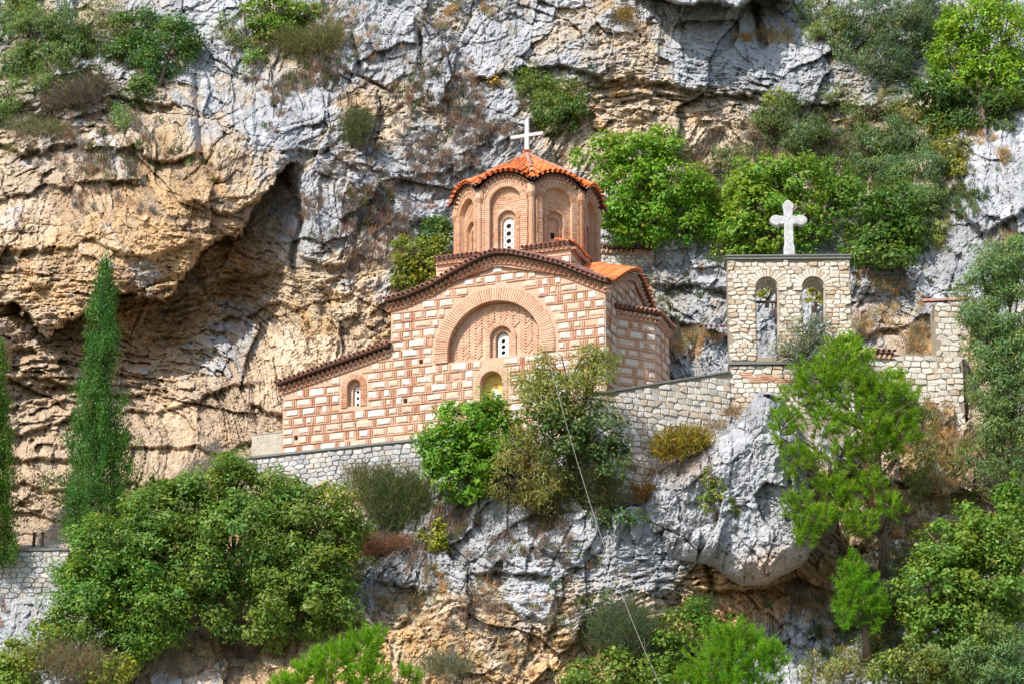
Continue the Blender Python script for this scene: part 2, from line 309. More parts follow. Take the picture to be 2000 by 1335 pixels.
# colour / texture control: (px, py, grey 0..1, ochre 0..1, strata 0..1)
TONE = [(0, 50, .55, .1, .3), (250, 40, .5, .1, .3), (430, 60, .8, 0, .2), (560, 60, .4, .2, .2), (700, 60, 1, 0, 0), (760, 130, 1, 0, 0), (900, 40, .6, .3, .2), (970, 80, 1, 0, 0), (1060, 60, .75, .2, .2), (1200, 60, .2, .7, .3), (1170, 110, .7, .2, .2), (1350, 130, 1, 0, .1), (1500, 130, 1, 0, .1), (1650, 170, .95, 0, .2), (1400, 40, 1, 0, 0), (1800, 100, .7, .1, .2),
 (0, 250, .5, .1, .7), (150, 320, .25, .3, .9), (280, 230, .4, .3, .8), (400, 200, .5, .1, .3), (300, 350, .15, .8, .2), (400, 340, .1, .7, .1), (200, 480, .15, .8, .5), (60, 500, .1, .6, .5), (330, 480, .2, .5, .4), (470, 300, .3, .4, .2), (520, 240, 1, 0, 0), (620, 240, 1, 0, 0), (570, 180, .5, .2, .2), (690, 200, .3, .9, .1), (660, 330, .1, .6, .5), (720, 280, .4, .5, .3), (620, 470, 1, 0, 0), (600, 560, .1, .4, .3), (740, 430, .7, .2, .4), (700, 550, .1, .6, .3), (660, 600, 0, .5, .4), (760, 330, .7, .1, .3), (850, 370, .9, 0, .2), (850, 240, .3, .1, .3), (930, 280, 1, 0, .2), (1000, 230, .4, .1, .3), (1150, 220, .05, .5, 1), (1300, 200, .05, .5, 1), (1400, 230, .1, .4, 1), (1250, 260, .1, .3, .9), (1330, 280, .2, .2, .6), (1650, 250, .1, .6, .7), (1800, 350, .2, .3, .3), (1600, 300, .2, .2, .4), (1960, 370, 1, 0, 0), (1900, 450, 1, 0, 0), (1990, 450, 1, 0, 0), (1350, 560, 1, 0, .3), (1330, 650, .4, .5, .5), (1390, 690, .9, 0, .1), (1400, 600, .5, .3, .5), (1500, 640, 1, 0, .2), (1600, 620, .9, 0, .3), (1720, 590, .8, .1, .4), (1790, 650, .2, .6, .4), (1800, 560, 1, 0, 0),
 (100, 620, .3, .5, .8), (60, 750, .05, .3, 1), (100, 900, .0, .25, 1), (80, 1000, .0, .25, .6), (300, 640, .05, .9, .6), (450, 560, .1, .8, .6), (520, 640, .5, .3, .6), (400, 720, .5, .3, .8), (320, 800, 0, .35, .9), (450, 820, 0, .4, .8), (350, 900, 0, .35, .7), (500, 820, .1, .3, .3), (600, 680, 0, .4, .3), (700, 660, 0, .5, .3),
 (60, 1150, .8, .1, .3), (750, 1130, .85, .1, .1), (880, 1050, .8, .2, .1), (1000, 1080, 1, 0, 0), (900, 1180, .3, .5, .2), (800, 1230, .1, .6, .2), (1000, 1150, .6, .3, .1), (1000, 1240, .3, .6, .2), (900, 1300, .2, .5, .2), (1030, 1290, .2, .6, .2), (1100, 1030, .9, 0, 0), (1200, 1060, .9, .1, 0), (1150, 1130, .7, .3, .1), (1130, 1200, .3, .6, .2), (700, 1250, .1, .6, .2), (1280, 1080, .9, .1, 0), (1330, 1120, .5, .5, .1), (1300, 1150, .4, .5, .3), (1370, 1080, .2, .8, .1), (1330, 960, 1, 0, 0), (1450, 1200, .0, .9, .2), (1550, 1150, 0, .8, .1), (1560, 1230, .9, 0, 0), (1540, 1310, 1, 0, 0), (1600, 1190, .5, .4, 0), (1850, 900, .0, .5, 0), (1800, 980, .1, .4, 0), (1900, 820, .2, .4, 0), (1650, 950, .2, .3, 0), (700, 1000, .1, .5, .8), (1000, 960, .8, .1, 0), (1220, 900, .7, .2, .3), (1260, 860, .2, .5, 1), (300, 1250, .2, .4, .2), (450, 1280, .2, .6, .1), (1990, 1000, .3, .2, 0)]

def poly_y(pts, px):
    p = sorted(pts); xs = [a for a, b in p]; ys = [b for a, b in p]
    w = sstep(xs[0] - 35, xs[0] + 15, px) * (1 - sstep(xs[-1] - 15, xs[-1] + 35, px))
    return np.interp(px, xs, ys), w
def rock_tone(px, py):
    g = tps([(a, b, c) for a, b, c, d, e in TONE], px, py); o = tps([(a, b, d) for a, b, c, d, e in TONE], px, py); s = tps([(a, b, e) for a, b, c, d, e in TONE], px, py)
    return np.clip(g, 0, 1), np.clip(o, 0, 1), np.clip(s, 0, 1)
def rock_detail(px, py, st, gy, seed=0):
    x = px * S; y = py * S
    wx = fbm(x * .5, y * .5, 11 + seed, 3) * .42; wy = fbm(x * .5 + 40, y * .5, 21 + seed, 3) * .42
    wx2 = wx + fbm(x * 2, y * 2, 31 + seed, 3) * .07 + fbm(x * 7, y * 7, 33 + seed, 2) * .025; wy2 = wy + fbm(x * 2, y * 2, 41 + seed, 3) * .07 + fbm(x * 7, y * 7, 43 + seed, 2) * .025
    wy = wy * (1 - .65 * st); wy2 = wy2 - (wy / np.maximum(1 - .65 * st, .3) - wy); aniso = 1 + 1.4 * st
    a, ea, ia = cells((x + wx) / 3.4, (y + wy * .8) / 3.0, 101 + seed, .9)
    b, eb, ib = cells((x + wx2) / 1.35, (y + wy2 + .25 * x) / (1.5), 111 + seed, 1.1)
    b2, eb2, ib2 = cells((x + wx2) / 1.6, (y + wy2 * .5 + .12 * x) * aniso / 1.5, 115 + seed, 1.0)
    c, ec, ic = cells((x + wx2) / .55, (y + wy2 * .6 + .12 * x) * aniso / .62, 121 + seed, 1.1)
    d, ed, idd = cells((x + wx2 * 1.3) / .21, (y + wy2 + .1 * x) * aniso / .24, 131 + seed, 1.1)
    e, ee, ie = cells((x * .95 + wx2) / .095, (y + wy2) / .1, 141 + seed, 1.0)
    smooth = np.clip(gy * 1.2 - .2, 0, 1) * (1 - st)
    k = 1 - .45 * smooth
    h = a * .52 + (b * (1 - st) * .32 + b2 * st * .34) + c * (.17 + .08 * st) * k + d * .095 * (k + .1) + e * .045 * (k + .15)
    v_, ev, iv = cells((x + wx2) / .75 + .08 * y, (y + wy2) / 2.3, 151 + seed, 1.2)
    h += (v_ * .22 * (1 - st)) + fbm(x * 5, y * 5, 61 + seed, 4, .68) * .11 + fbm(x * .45, y * .45, 66 + seed, 3) * .35
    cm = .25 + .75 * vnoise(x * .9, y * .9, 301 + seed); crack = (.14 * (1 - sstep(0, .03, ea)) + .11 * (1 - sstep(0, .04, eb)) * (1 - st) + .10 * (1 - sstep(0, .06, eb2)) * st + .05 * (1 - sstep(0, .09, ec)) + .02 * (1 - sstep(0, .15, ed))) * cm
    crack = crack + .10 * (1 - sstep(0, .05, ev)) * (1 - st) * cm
    return h, crack, (ia, ib, ic, idd)
def cliff_depth(px, py):
    g, o, s = rock_tone(px, py)
    yb = tps(BACK, px, py); yf = tps(FRONT, px, py)
    t = np.interp(px, [a for a, b in TERR], [b for a, b in TERR])
    Y = np.where(py < t, yb, yf)
    n1 = fbm(px * S * .9, py * S * .9, 71, 4) * 22 + fbm(px * S * 4, py * S * 4, 77, 3) * 7
    for pts, fwd, dec, back, dec2 in LEDGES:
        L, w = poly_y(pts, px); L = L + n1; dd = py - L
        sc_ = 1. if pts[0][0] == 20 or fwd > 1.2 else .6
        bl = 5.; dd = dd + fbm(px * S * 9, py * S * 9, 83, 2) * (9 if pts[0][0] == 20 else 3)
        Y = Y + sc_ * w * (-fwd * np.exp(np.minimum(dd, 0) / dec) * (1 - sstep(-bl, bl, dd)) + back * np.exp(-np.maximum(dd, 0) / dec2) * sstep(-bl, bl, dd))
    # long vertical fissure running up the left cliff, and others
    for pts, wd, dp in (([(560, 330), (590, 430), (570, 520), (600, 600)], 10, .8), ([(690, 60), (700, 150), (760, 180)], 6, .5), ([(820, 60), (830, 180)], 5, .5), ([(385, 150), (390, 300), (430, 370)], 8, .7), ([(1360, 1010), (1370, 1080), (1400, 1180)], 7, .6), ([(1470, 0), (1490, 90)], 9, 1.2)):
        cx = np.interp(py, [b for a, b in pts], [a for a, b in pts]) + n1 * .4
        w = sstep(pts[0][1] - 20, pts[0][1] + 20, py) * (1 - sstep(pts[-1][1] - 20, pts[-1][1] + 20, py))
        Y = Y + w * dp * np.exp(-((px - cx) / wd) ** 2)
    h, crack, ids = rock_detail(px, py, s, g)
    # close to the masonry the rock stays calm so that the walls stand clear of it
    calm = (1 - .75 * np.exp(-((py - t) / 45.) ** 2)) * (1 - .38 * np.exp(-(((px - 330) / 240.) ** 2 + ((py - 430) / 130.) ** 2) ** 2)) * (1 - .3 * (px < 560) * sstep(770, 820, py))
    return Y + (-h + crack) * calm, h, crack, ids, g, o, s, t
def rock_colour(px, py, h, crack, ids, g, o, s):
    ia, ib, ic, idd = ids; x = px * S; y = py * S
    n = fbm(x * 1.1, y * 1.1, 201, 5, .6); n2 = fbm(x * 6, y * 6, 211, 4, .6); n3 = fbm(x * 2.3, y * 1.7, 221, 4, .6)
    gm = sstep(.27, .70, g + .34 * n + .26 * (ib - .5) + .26 * (ic - .5) + .16 * n2 + .12 * n3 + .12 * np.clip(h, -1, 1))
    om = sstep(.34, .72, o + .35 * n3 + .2 * (ic - .5) + .1 * n2)
    grey = np.array([.43, .445, .475]); cream = np.array([.60, .50, .375]); ochre = np.array([.60, .40, .20]); dark = np.array([.25, .225, .20])
    c = cream * (1 - om[..., None]) + ochre * om[..., None] * 1.0
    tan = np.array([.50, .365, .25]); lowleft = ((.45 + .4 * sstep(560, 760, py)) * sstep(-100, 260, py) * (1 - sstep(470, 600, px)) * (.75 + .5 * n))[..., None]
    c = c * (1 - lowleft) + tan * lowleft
    c = c * (1 - gm[..., None]) + grey * gm[..., None]
    var = .86 + .26 * ib + .18 * (ic - .5) + .14 * (idd - .5) + .12 * n2
    c = c * var[..., None]
    pale = sstep(.0, .5, fbm(x * 2.3, y * 2.3, 231, 4))[..., None] * gm[..., None] * .38
    c = c * (1 - pale) + np.array([.58, .595, .62]) * pale
    lich = sstep(.28, .62, fbm(x * .8 + 7, y * .8, 241, 5, .62)) * .22          # dark lichen and water streaks
    streak = sstep(.25, .6, fbm(x * 2.2, y * .5, 251, 3)) * .3 * gm
    k = np.clip(np.maximum(lich, streak) + .5 * np.clip(crack * 2.5, 0, 1), 0, .6)[..., None]  # the same mask also darkens the cracks by their depth
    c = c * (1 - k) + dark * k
    soil = (sstep(.25, .5, fbm(x * .9 + 31, y * .9, 261, 4)) * .5)[..., None] * (1 - gm[..., None])
    c = c * (1 - soil) + np.array([.33, .235, .16]) * soil
    # browner, darker rock colour inside the hollow on the left
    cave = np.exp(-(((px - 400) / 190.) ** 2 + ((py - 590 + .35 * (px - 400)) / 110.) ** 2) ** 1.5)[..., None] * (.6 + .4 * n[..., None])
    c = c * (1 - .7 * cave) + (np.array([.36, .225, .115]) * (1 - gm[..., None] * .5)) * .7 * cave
    for (bx, by, rx, ry, col, amt) in ((1550, 1130, 120, 60, (.58, .36, .20), .6), (1330, 900, 60, 40, (.36, .24, .15), .6), (1860, 900, 70, 110, (.42, .30, .20), .7), (1690, 620, 60, 50, (.42, .28, .17), .5)):
        w = np.exp(-(((px - bx) / rx) ** 2 + ((py - by) / ry) ** 2) ** 2)[..., None] * amt
        c = c * (1 - w) + np.array(col) * w
    return np.clip(c, .02, .75)
def axis_grid(lo, hi, step, far_lo, far_hi):
    inner = np.arange(lo, hi + step, step); a = []; p = lo; st = step
    while p > far_lo: st *= 1.18; p -= st; a.append(p)
    b = []; p = inner[-1]; st = step
    while p < far_hi: st *= 1.18; p += st; b.append(p)
    return np.array(a[::-1] + list(inner) + b)
GXA = axis_grid(-30, 2030, 2.3, -1400, 3400); GYA = axis_grid(-30, 1360, 2.3, -600, 2700)
PX, PY = np.meshgrid(GXA, GYA)
CY, ch, ccr, cid, cg, co, cs, ct = cliff_depth(PX, PY)
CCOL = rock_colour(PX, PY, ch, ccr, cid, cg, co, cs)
dirs = FW[None, None] + ((PX - 1000) * S / D)[..., None] * RT + ((667.5 - PY) * S / D)[..., None] * UP
CP = CAM + dirs * ((CY - CAM[1]) / dirs[..., 1])[..., None]
nr, nc = PX.shape; idx = np.arange(nr * nc).reshape(nr, nc)
F = np.stack([idx[1:, :-1].ravel(), idx[1:, 1:].ravel(), idx[:-1, 1:].ravel(), idx[:-1, :-1].ravel()], 1)
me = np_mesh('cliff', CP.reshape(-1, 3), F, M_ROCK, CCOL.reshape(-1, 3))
tag(meshobj('cliff', me, Matrix.Identity(4)), kind='structure')
def cliffY(px, py):
    i = int(np.clip(np.searchsorted(GYA, py), 0, nr - 1)); j = int(np.clip(np.searchsorted(GXA, px), 0, nc - 1)); return float(CY[i, j])
# ground far below, reaching the horizon
mb = MB(); mb.add([(-3000, -3000, 0), (3000, -3000, 0), (3000, 60, 0), (-3000, 60, 0)], [(0, 1, 2, 3)])
M_GROUND = masonry('dry grassland', [(0, (.12, .11, .05)), (1, (.12, .11, .05))], .6, .5, (.20, .15, .08), .6)
tag(mb.build('ground', M_GROUND, Matrix.Translation((0, 0, CAM[2] - 2))), kind='structure')
print('cliff', time.time() - T0)

# ------------------------------------------------------------------ masonry pieces
def stone_variants(n, rounded, mat, seed):
    rr = random.Random(seed); out = []
    for k in range(n):
        if rounded: base = [(-.5, -.28), (-.34, -.5), (.32, -.5), (.5, -.3), (.5, .3), (.3, .5), (-.3, .5), (-.5, .3)]; j = .07
        else: base = [(-.5, -.5), (0, -.5), (.5, -.5), (.5, 0), (.5, .5), (0, .5), (-.5, .5), (-.5, 0)]; j = .035
        pts = [(max(-.5, min(.5, x + rr.uniform(-j, j))), max(-.5, min(.5, z + rr.uniform(-j, j)))) for x, z in base]
        ins = [(x * rr.uniform(.76, .9), z * rr.uniform(.7, .86)) for x, z in pts]; m = len(pts)
        v = [(x, 1.0, z) for x, z in pts] + [(x, -.45, z) for x, z in pts] + [(x, -1 + rr.uniform(-.25, .25), z) for x, z in ins] + [(rr.uniform(-.1, .1), -1.15, rr.uniform(-.1, .1))]
        f = [(i, (i + 1) % m, (i + 1) % m + m, i + m) for i in range(m)] + [(i + m, (i + 1) % m + m, (i + 1) % m + 2 * m, i + 2 * m) for i in range(m)] + [(i + 2 * m, (i + 1) % m + 2 * m, 3 * m) for i in range(m)]
        me = bpy.data.meshes.new('stone'); me.from_pydata(v, [], f); me.materials.append(mat); me.update(); out.append(me)
    return out
ASHLAR = stone_variants(10, False, M_STONE, 1)
RUB = {m.name: stone_variants(10, True, m, 5 + i) for i, m in enumerate(())}
def put_stones(lst, variants, frame, parent, depth, limit=300, name='stone'):
    """the largest become objects of their own, any beyond the limit one joined part"""
    lst = sorted(lst, key=lambda s: -s[2] * s[3]); rest = MB()
    for i, (cx, cz, w, h) in enumerate(lst):
        me = variants[random.randrange(len(variants))]; d = depth * random.uniform(.7, 1.3)
        M = frame @ Matrix.Translation((cx, 0, cz)) @ Matrix.Rotation(radians(random.uniform(-2, 2)), 4, 'Y') @ Matrix.Diagonal((w, d, h, 1))
        if i < limit: meshobj(name, me, M, parent)
        else:
            Q = frame.inverted() @ M; rest.add([tuple(Q @ v.co) for v in me.vertices], [tuple(p.vertices) for p in me.polygons]); rest.mat = me.materials[0]
    if rest.v: rest.build(name, rest.mat, frame, parent, kind='stuff')
def runs(inside, x0, x1, zs, step=.02):
    xs = np.arange(x0, x1 + step / 2, step); ok = [all(inside(x, z) for z in zs) for x in xs]; out = []; st = None
    for x, k in zip(xs, ok):
        if k and st is None: st = x
        if not k and st is not None: out.append((st, x - step)); st = None
    if st is not None: out.append((st, xs[-1]))
    return out
def cloisonne(inside, x0, x1, z0, z1, frame, parent, seed=0, course=.29):
    """blocks framed by pairs of upright bricks, over thin brick courses"""
    rr = random.Random(seed); stones = []; bk = MB(); z = z0
    while z < z1:
        bh = .031; hb = course - bh - .038 + rr.uniform(-.02, .02)
        for a, b in runs(inside, x0, x1, (z, z + bh)):
            x = a + .01
            while x < b - .05:
                L = min(rr.uniform(.24, .42), b - x)
                if rr.random() < .93: bk.box(x, x + L - .015, -.018 - rr.random() * .02, .05, z + rr.uniform(-.004, .004), z + bh)
                x += L
        s0 = z + bh + .019; s1 = s0 + hb
        for a, b in runs(inside, x0, x1, (s0, (s0 + s1) / 2, s1)):
            x = a + .01
            if rr.random() < .4 and b - a > .5: x += rr.uniform(.0, .1)
            while x < b - .06:
                w = rr.choice((.2, .28, .34, .4, .5)) * rr.uniform(.9, 1.1); rem = b - x
                if rem < w + .2: w = rem if rem < .52 else rem * .5 - .09
                if w < .14: bk.box(x, x + w - .02, -.02, .05, s0, s1)
                else:
                    stones.append((x + w / 2, (s0 + s1) / 2 + rr.uniform(-.012, .012), w - .02 - rr.random() * .03, hb * rr.uniform(.66, 1.0))) if rr.random() > .03 else bk.box(x + .02, x + w - .03, -.02, .05, s0 + .02, s0 + .06)
                x += w + .012
                nb = rr.choice((1, 2, 2, 2, 3))
                if b - x > .25:
                    for _ in range(nb):
                        t = rr.uniform(.032, .048); bk.box(x, x + t, -.018 - rr.random() * .02, .05, s0 + .004, s1 - .004 - rr.random() * .02); x += t + .022
                else: x += .02
        z += course
    bk.build('brick_course', M_BRICK, frame, parent, kind='stuff')
    put_stones(stones, ASHLAR, frame, parent, .03)
def brick_rows(inside, x0, x1, z0, z1, frame, parent, y=0., pitch=.062, L=.26, mat=None, name='brickwork', seed=0):
    rr = random.Random(seed); bk = MB(); z = z0; k = 0
    while z < z1:
        for a, b in runs(inside, x0, x1, (z, z + pitch * .75), .015):
            x = a - (L / 2 if k % 2 else 0)
            while x < b - .02:
                l = L * rr.uniform(.85, 1.15); xa = max(x, a); xb = min(x + l - .014, b)
                if xb - xa > .03: bk.box(xa, xb, y - .006 - rr.random() * .012, y + .03, z, z + pitch * .74)
                x += l
        z += pitch; k += 1
    if bk.v: bk.build(name, mat or M_DRUMBRICK, frame, parent, kind='stuff')
def arch_ring(cx, zs, r0, r1, zb, frame, parent, y0, y1, mat, single=False, t=.062, name='voussoir', legs=True, gap=.78, jit=.006):
    """bricks set round an arch, and laid flat down its two legs"""
    out = []; n = max(5, int(pi * (r0 + r1) / 2 / t)); da = pi / n
    for i in range(n):
        a0 = i * da + da * (1 - gap) / 2; a1 = (i + 1) * da - da * (1 - gap) / 2; k0 = r0 + random.uniform(-jit, jit) * .5; k1 = r1 + random.uniform(-jit, jit) * 2
        out.append([(cx + k0 * cos(a0), zs + k0 * sin(a0)), (cx + k1 * cos(a0), zs + k1 * sin(a0)), (cx + k1 * cos(a1), zs + k1 * sin(a1)), (cx + k0 * cos(a1), zs + k0 * sin(a1))])
    if legs:
        z = zs - t
        while z > zb - .01:
            for s in (-1, 1):
                a, b = cx + s * r0, cx + s * (r1 + random.uniform(-jit, jit) * 2); out.append([(min(a, b), z), (max(a, b), z), (max(a, b), z + t * gap), (min(a, b), z + t * gap)])
            z -= t
    if single:
        for p in out:
            mb = MB(); mb.prism(p, y0 - random.uniform(0, .012), y1); mb.build(name, mat, frame, parent)
    else:
        mb = MB()
        for p in out: mb.prism(p, y0 - random.uniform(0, .01), y1)
        mb.build(name, mat, frame, parent, kind='stuff')
def rubble(inside, x0, x1, z0, z1, frame, parent, mat, h=(.12, .2), w=(.14, .34), seed=0, depth=.03, limit=300):
    """irregular stones fitted together: cells round jittered centres, pulled in at the wall's edges"""
    rr = random.Random(seed); hh = (h[0] + h[1]) / 2 * 1.06; ww = (w[0] + w[1]) / 2 * 1.0; pts = []; z = z0 - hh; row = 0
    while z < z1 + hh:
        x = x0 - ww - rr.random() * ww
        while x < x1 + ww:
            dx = ww * rr.uniform(.5, 1.6); pts.append((x, z + rr.uniform(-.14, .14) * hh)); x += dx
        z += hh * rr.uniform(.8, 1.15); row += 1
    A = np.array(pts); K = np.array([1.0, 1.75]); SA = A * K; out = []
    for i, (px_, pz_) in enumerate(pts):
        if not (x0 <= px_ <= x1 and z0 <= pz_ <= z1) or not inside(px_, pz_): continue
        d2 = ((SA - SA[i]) ** 2).sum(1); nb = np.argsort(d2)[1:15]; q = rr.uniform(.005, .013); cell = [(-.5, -.5), (.5, -.5), (.5, .5), (-.5, .5)]
        for j in nb:
            n = SA[j] - SA[i]; L = math.hypot(*n); n = n / L; lim = L / 2 - q; new = []
            for a in range(len(cell)):
                p, r_ = cell[a], cell[(a + 1) % len(cell)]; dp = p[0] * n[0] + p[1] * n[1] - lim; dr = r_[0] * n[0] + r_[1] * n[1] - lim
                if dp <= 0: new.append(p)
                if dp * dr < 0: t = dp / (dp - dr); new.append((p[0] + (r_[0] - p[0]) * t, p[1] + (r_[1] - p[1]) * t))
            cell = new
            if len(cell) < 3: break
        if len(cell) < 3: continue
        P = [(px_ + a, pz_ + b / 1.75) for a, b in cell]
        ok = lambda x, z: x0 <= x <= x1 and z0 - .1 <= z <= z1 and inside(x, z)
        if not all(ok(*p) for p in P):
            P2 = []
            for a in range(len(P)): p, r_ = P[a], P[(a + 1) % len(P)]; P2 += [p, ((p[0] + r_[0]) / 2, (p[1] + r_[1]) / 2)]
            P = []
            for p in P2:
                t0, t1 = 0., 1.
                if not ok(*p):
                    for _ in range(8):
                        t = (t0 + t1) / 2
                        if ok(px_ + (p[0] - px_) * t, pz_ + (p[1] - pz_) * t): t0 = t
                        else: t1 = t
                    p = (px_ + (p[0] - px_) * t0, pz_ + (p[1] - pz_) * t0)
                P.append(p)
        cx = sum(p[0] for p in P) / len(P); cz = sum(p[1] for p in P) / len(P)
        ar = abs(sum(P[a][0] * P[(a + 1) % len(P)][1] - P[(a + 1) % len(P)][0] * P[a][1] for a in range(len(P)))) / 2
        if ar < .0015: continue
        out.append((ar, cx, cz, [(a - cx, b - cz) for a, b in P]))
    out.sort(key=lambda o: -o[0]); rest = MB()
    for i, (ar, cx, cz, P) in enumerate(out):
        n = len(P); d = depth * rr.uniform(.4, 1.9); tx, tz = rr.uniform(-.12, .12), rr.uniform(-.12, .12)
        v = [(x, .03, z) for x, z in P] + [(x * .98, -d * .4, z * .98) for x, z in P] + [(x * rr.uniform(.84, .95), -d + x * tx + z * tz, z * rr.uniform(.78, .92)) for x, z in P] + [(0, -d * 1.12, 0)]
        f = [(a, (a + 1) % n, (a + 1) % n + n, a + n) for a in range(n)] + [(a + n, (a + 1) % n + n, (a + 1) % n + 2 * n, a + 2 * n) for a in range(n)] + [(a + 2 * n, (a + 1) % n + 2 * n, 3 * n) for a in range(n)]
        if i < limit:
            me = bpy.data.meshes.new('stone'); me.from_pydata(v, [], f); me.materials.append(mat); me.update(); meshobj('stone', me, frame @ Matrix.Translation((cx, 0, cz)), parent)
        else: rest.add([(x + cx, y, z + cz) for x, y, z in v], f)
    if rest.v: rest.build('stone', mat, frame, parent, kind='stuff')

# ------------------------------------------------------------------ roof tiles, eaves
def tile_mesh(mat, up=True):
    n = 6; v = []; f = []
    for j, (y, r) in enumerate(((0., .5), (1., .40))):
        for k in range(n + 1):
            t = pi * k / n; v.append((-r * cos(t), y, (r * sin(t)) * (1 if up else -1)))
        for k in range(n + 1):
            t = pi * k / n; v.append((-(r - .12) * cos(t), y, ((r - .12) * sin(t)) * (1 if up else -1)))
    m = n + 1
    for k in range(n):
        f += [(k, k + 1, 2 * m + k + 1, 2 * m + k), (m + k, 3 * m + k, 3 * m + k + 1, m + k + 1), (k, m + k, m + k + 1, k + 1), (2 * m + k, 2 * m + k + 1, 3 * m + k + 1, 3 * m + k)]
    me = bpy.data.meshes.new('tile'); me.from_pydata(v, [], f); me.materials.append(mat); me.polygons.foreach_set('use_smooth', [True] * len(me.polygons)); me.update(); return me
TILE = {m.name: (tile_mesh(m), tile_mesh(m, False)) for m in (M_TILE, M_OLDTILE)}
def tile_at(frame, p, slope, w, L, mat, parent, up=True, joined=None, roll=0.):
    M = frame @ Matrix.Translation(p) @ Matrix.Rotation(roll + radians(random.uniform(-2, 2)), 4, 'Y') @ Matrix.Rotation(math.atan(slope), 4, 'X') @ Matrix.Rotation(radians(random.uniform(-2.5, 2.5)), 4, 'Z') @ Matrix.Diagonal((w, L, w * 1.15, 1))
    me = TILE[mat.name][0 if up else 1]
    if joined is None: meshobj('tile', me, M, parent)
    else:
        Q = frame.inverted() @ M; joined.add([tuple(Q @ v.co) for v in me.vertices], [tuple(q.vertices) for q in me.polygons])
def dogtooth(mb, x0, x1, zfn, drop, tooth=.15, out=.10, h=.07, y=0., phase=0.):
    n = int((x1 - x0) / tooth)
    for i in range(n + 1):
        cx = x0 + (i + .5 + phase) * tooth
        if cx + tooth * .5 > x1 + .02: continue
        z = zfn(cx) - drop + random.uniform(-.008, .008); out_ = out * random.uniform(.8, 1.08); sl = (zfn(cx + .05) - zfn(cx - .05)) / .1; a = tooth * .46
        vs = []
        for zz in (0, h): vs += [(cx - a, y + .01, z + zz - sl * a), (cx, y - out_, z + zz), (cx + a, y + .01, z + zz + sl * a)]
        mb.add(vs, [(0, 1, 2), (5, 4, 3), (0, 3, 4, 1), (1, 4, 5, 2), (2, 5, 3, 0)])
def strip(mb, xs, zfn, drop, h, y0, y1):
    vs = []
    for x in xs:
        z = zfn(x) - drop; vs += [(x, y0, z), (x, y0, z + h), (x, y1, z + h), (x, y1, z)]
    fs = []
    for i in range(len(xs) - 1):
        a = 4 * i; b = a + 4; fs += [(a, a + 1, b + 1, b), (a + 1, a + 2, b + 2, b + 1), (a + 2, a + 3, b + 3, b + 2), (a + 3, a, b, b + 3)]
    fs += [(0, 3, 2, 1), tuple(4 * (len(xs) - 1) + k for k in (0, 1, 2, 3))]; mb.add(vs, fs)
def eave(frame, parent, x0, x1, zfn, nfn, slope, mat, over=.30, sp=.15, L=.38, rows=2, tooth=.15, roofmat=None, joined=False):
    """tiles running back from a level or curved eave, over a toothed brick cornice"""
    n = max(1, int(round((x1 - x0) / sp))); sp = (x1 - x0) / n; pans = MB(); jt = MB() if joined else None
    for i in range(n + 1):
        x = x0 + i * sp
        for k in range(nfn(x)):
            y = -over + k * L * .86
            tile_at(frame, (x, y, zfn(min(max(x, x0), x1)) + .045 + slope * (y + over) + k * .004), slope, sp * .86, L, mat, parent, True, jt)
            if i < n:
                xm = x + sp / 2; tile_at(frame, (xm, y + .02, zfn(xm) + .075 + slope * (y + over)), slope, sp * .82, L, mat, parent, False, pans)
    pans.build('pan_tile', mat, frame, parent, kind='stuff')
    if joined and jt.v: jt.build('tile', mat, frame, parent, kind='stuff')
    xs = np.linspace(x0, x1, max(2, int((x1 - x0) / .12)))
    b = MB(); strip(b, xs, zfn, .01, .03, -over + .05, .03); b.build('eave_board', M_DARKTILE, frame, parent)
    c = MB(); dogtooth(c, x0, x1, zfn, .13, tooth, .17, .075)
    if rows > 1: dogtooth(c, x0, x1, zfn, .255, tooth, .12, .075, 0., .5)
    c.build('dogtooth_cornice', M_VOUSS, frame, parent, kind='stuff')
    d = MB(); strip(d, xs, zfn, .16, .026, -.09, .02)
    if rows > 1: strip(d, xs, zfn, .283, .024, -.05, .02)
    d.build('cornice_band', M_BRICK, frame, parent)

# ------------------------------------------------------------------ the church
TH = radians(19)
C0 = Vector(WY(1185, 822, -1.0))
CH = Matrix.Translation(C0) @ Matrix.Rotation(-TH, 4, 'Z')
ex = np.array([cos(TH), -sin(TH), 0]); ey = np.array([sin(TH), cos(TH), 0]); C0n = np.array(C0)
def onf(px, py, y=0.):
    """(x, z) on the church front for a pixel of the photograph"""
    d = ray(px, py); t = ((C0n - CAM) @ ey + y) / (d @ ey); P = CAM + t * d - C0n; return float(P @ ex), float(P[2])
church = thing('church', 'small striped stone and brick church with a red-tiled octagonal dome standing on the cliff terrace', 'church', CH)
def fr(x, y, z, deg): return CH @ Matrix.Translation((x, y, z)) @ Matrix.Rotation(radians(deg), 4, 'Z')

XL, XM = -10.1, -6.68                      # left end of the low wing, left end of the tall front
RAKE = [(XM - .1, 4.42), (-6.2, 4.50), (-5.35, 4.76), (-4.55, 5.14), (-3.75, 5.46), (-3.35, 5.53), (-2.9, 5.46), (-2.15, 5.22), (-1.36, 4.92), (-.6, 4.52), (0, 4.22), (.2, 4.18)]
LEAN = [(XL - .2, 2.16), (XM, 3.02)]
gf = lambda x: interp(x, RAKE) - .02; gl = lambda x: interp(x, LEAN)
NX, NR, NS, NB = -3.42, 1.47, 2.62, 2.32   # great niche: centre, inner radius, springing, sill
WX, WR, WS = -3.30, .175, 3.02             # window in it
PXc, PR, PS, PB = -3.52, .34, 1.58, .55    # painting niche
LX, LR, LS, LB = -7.83, .215, 1.93, 1.30   # small window of the low wing
PUT = [(-5.72, 2.46), (-6.20, 1.30), (-9.66, .52)]
def in_arch(x, z, cx, r, zs, zb): return (abs(x - cx) < r and zb < z < zs) or ((x - cx) ** 2 + (z - zs) ** 2 < r * r and z >= zs)
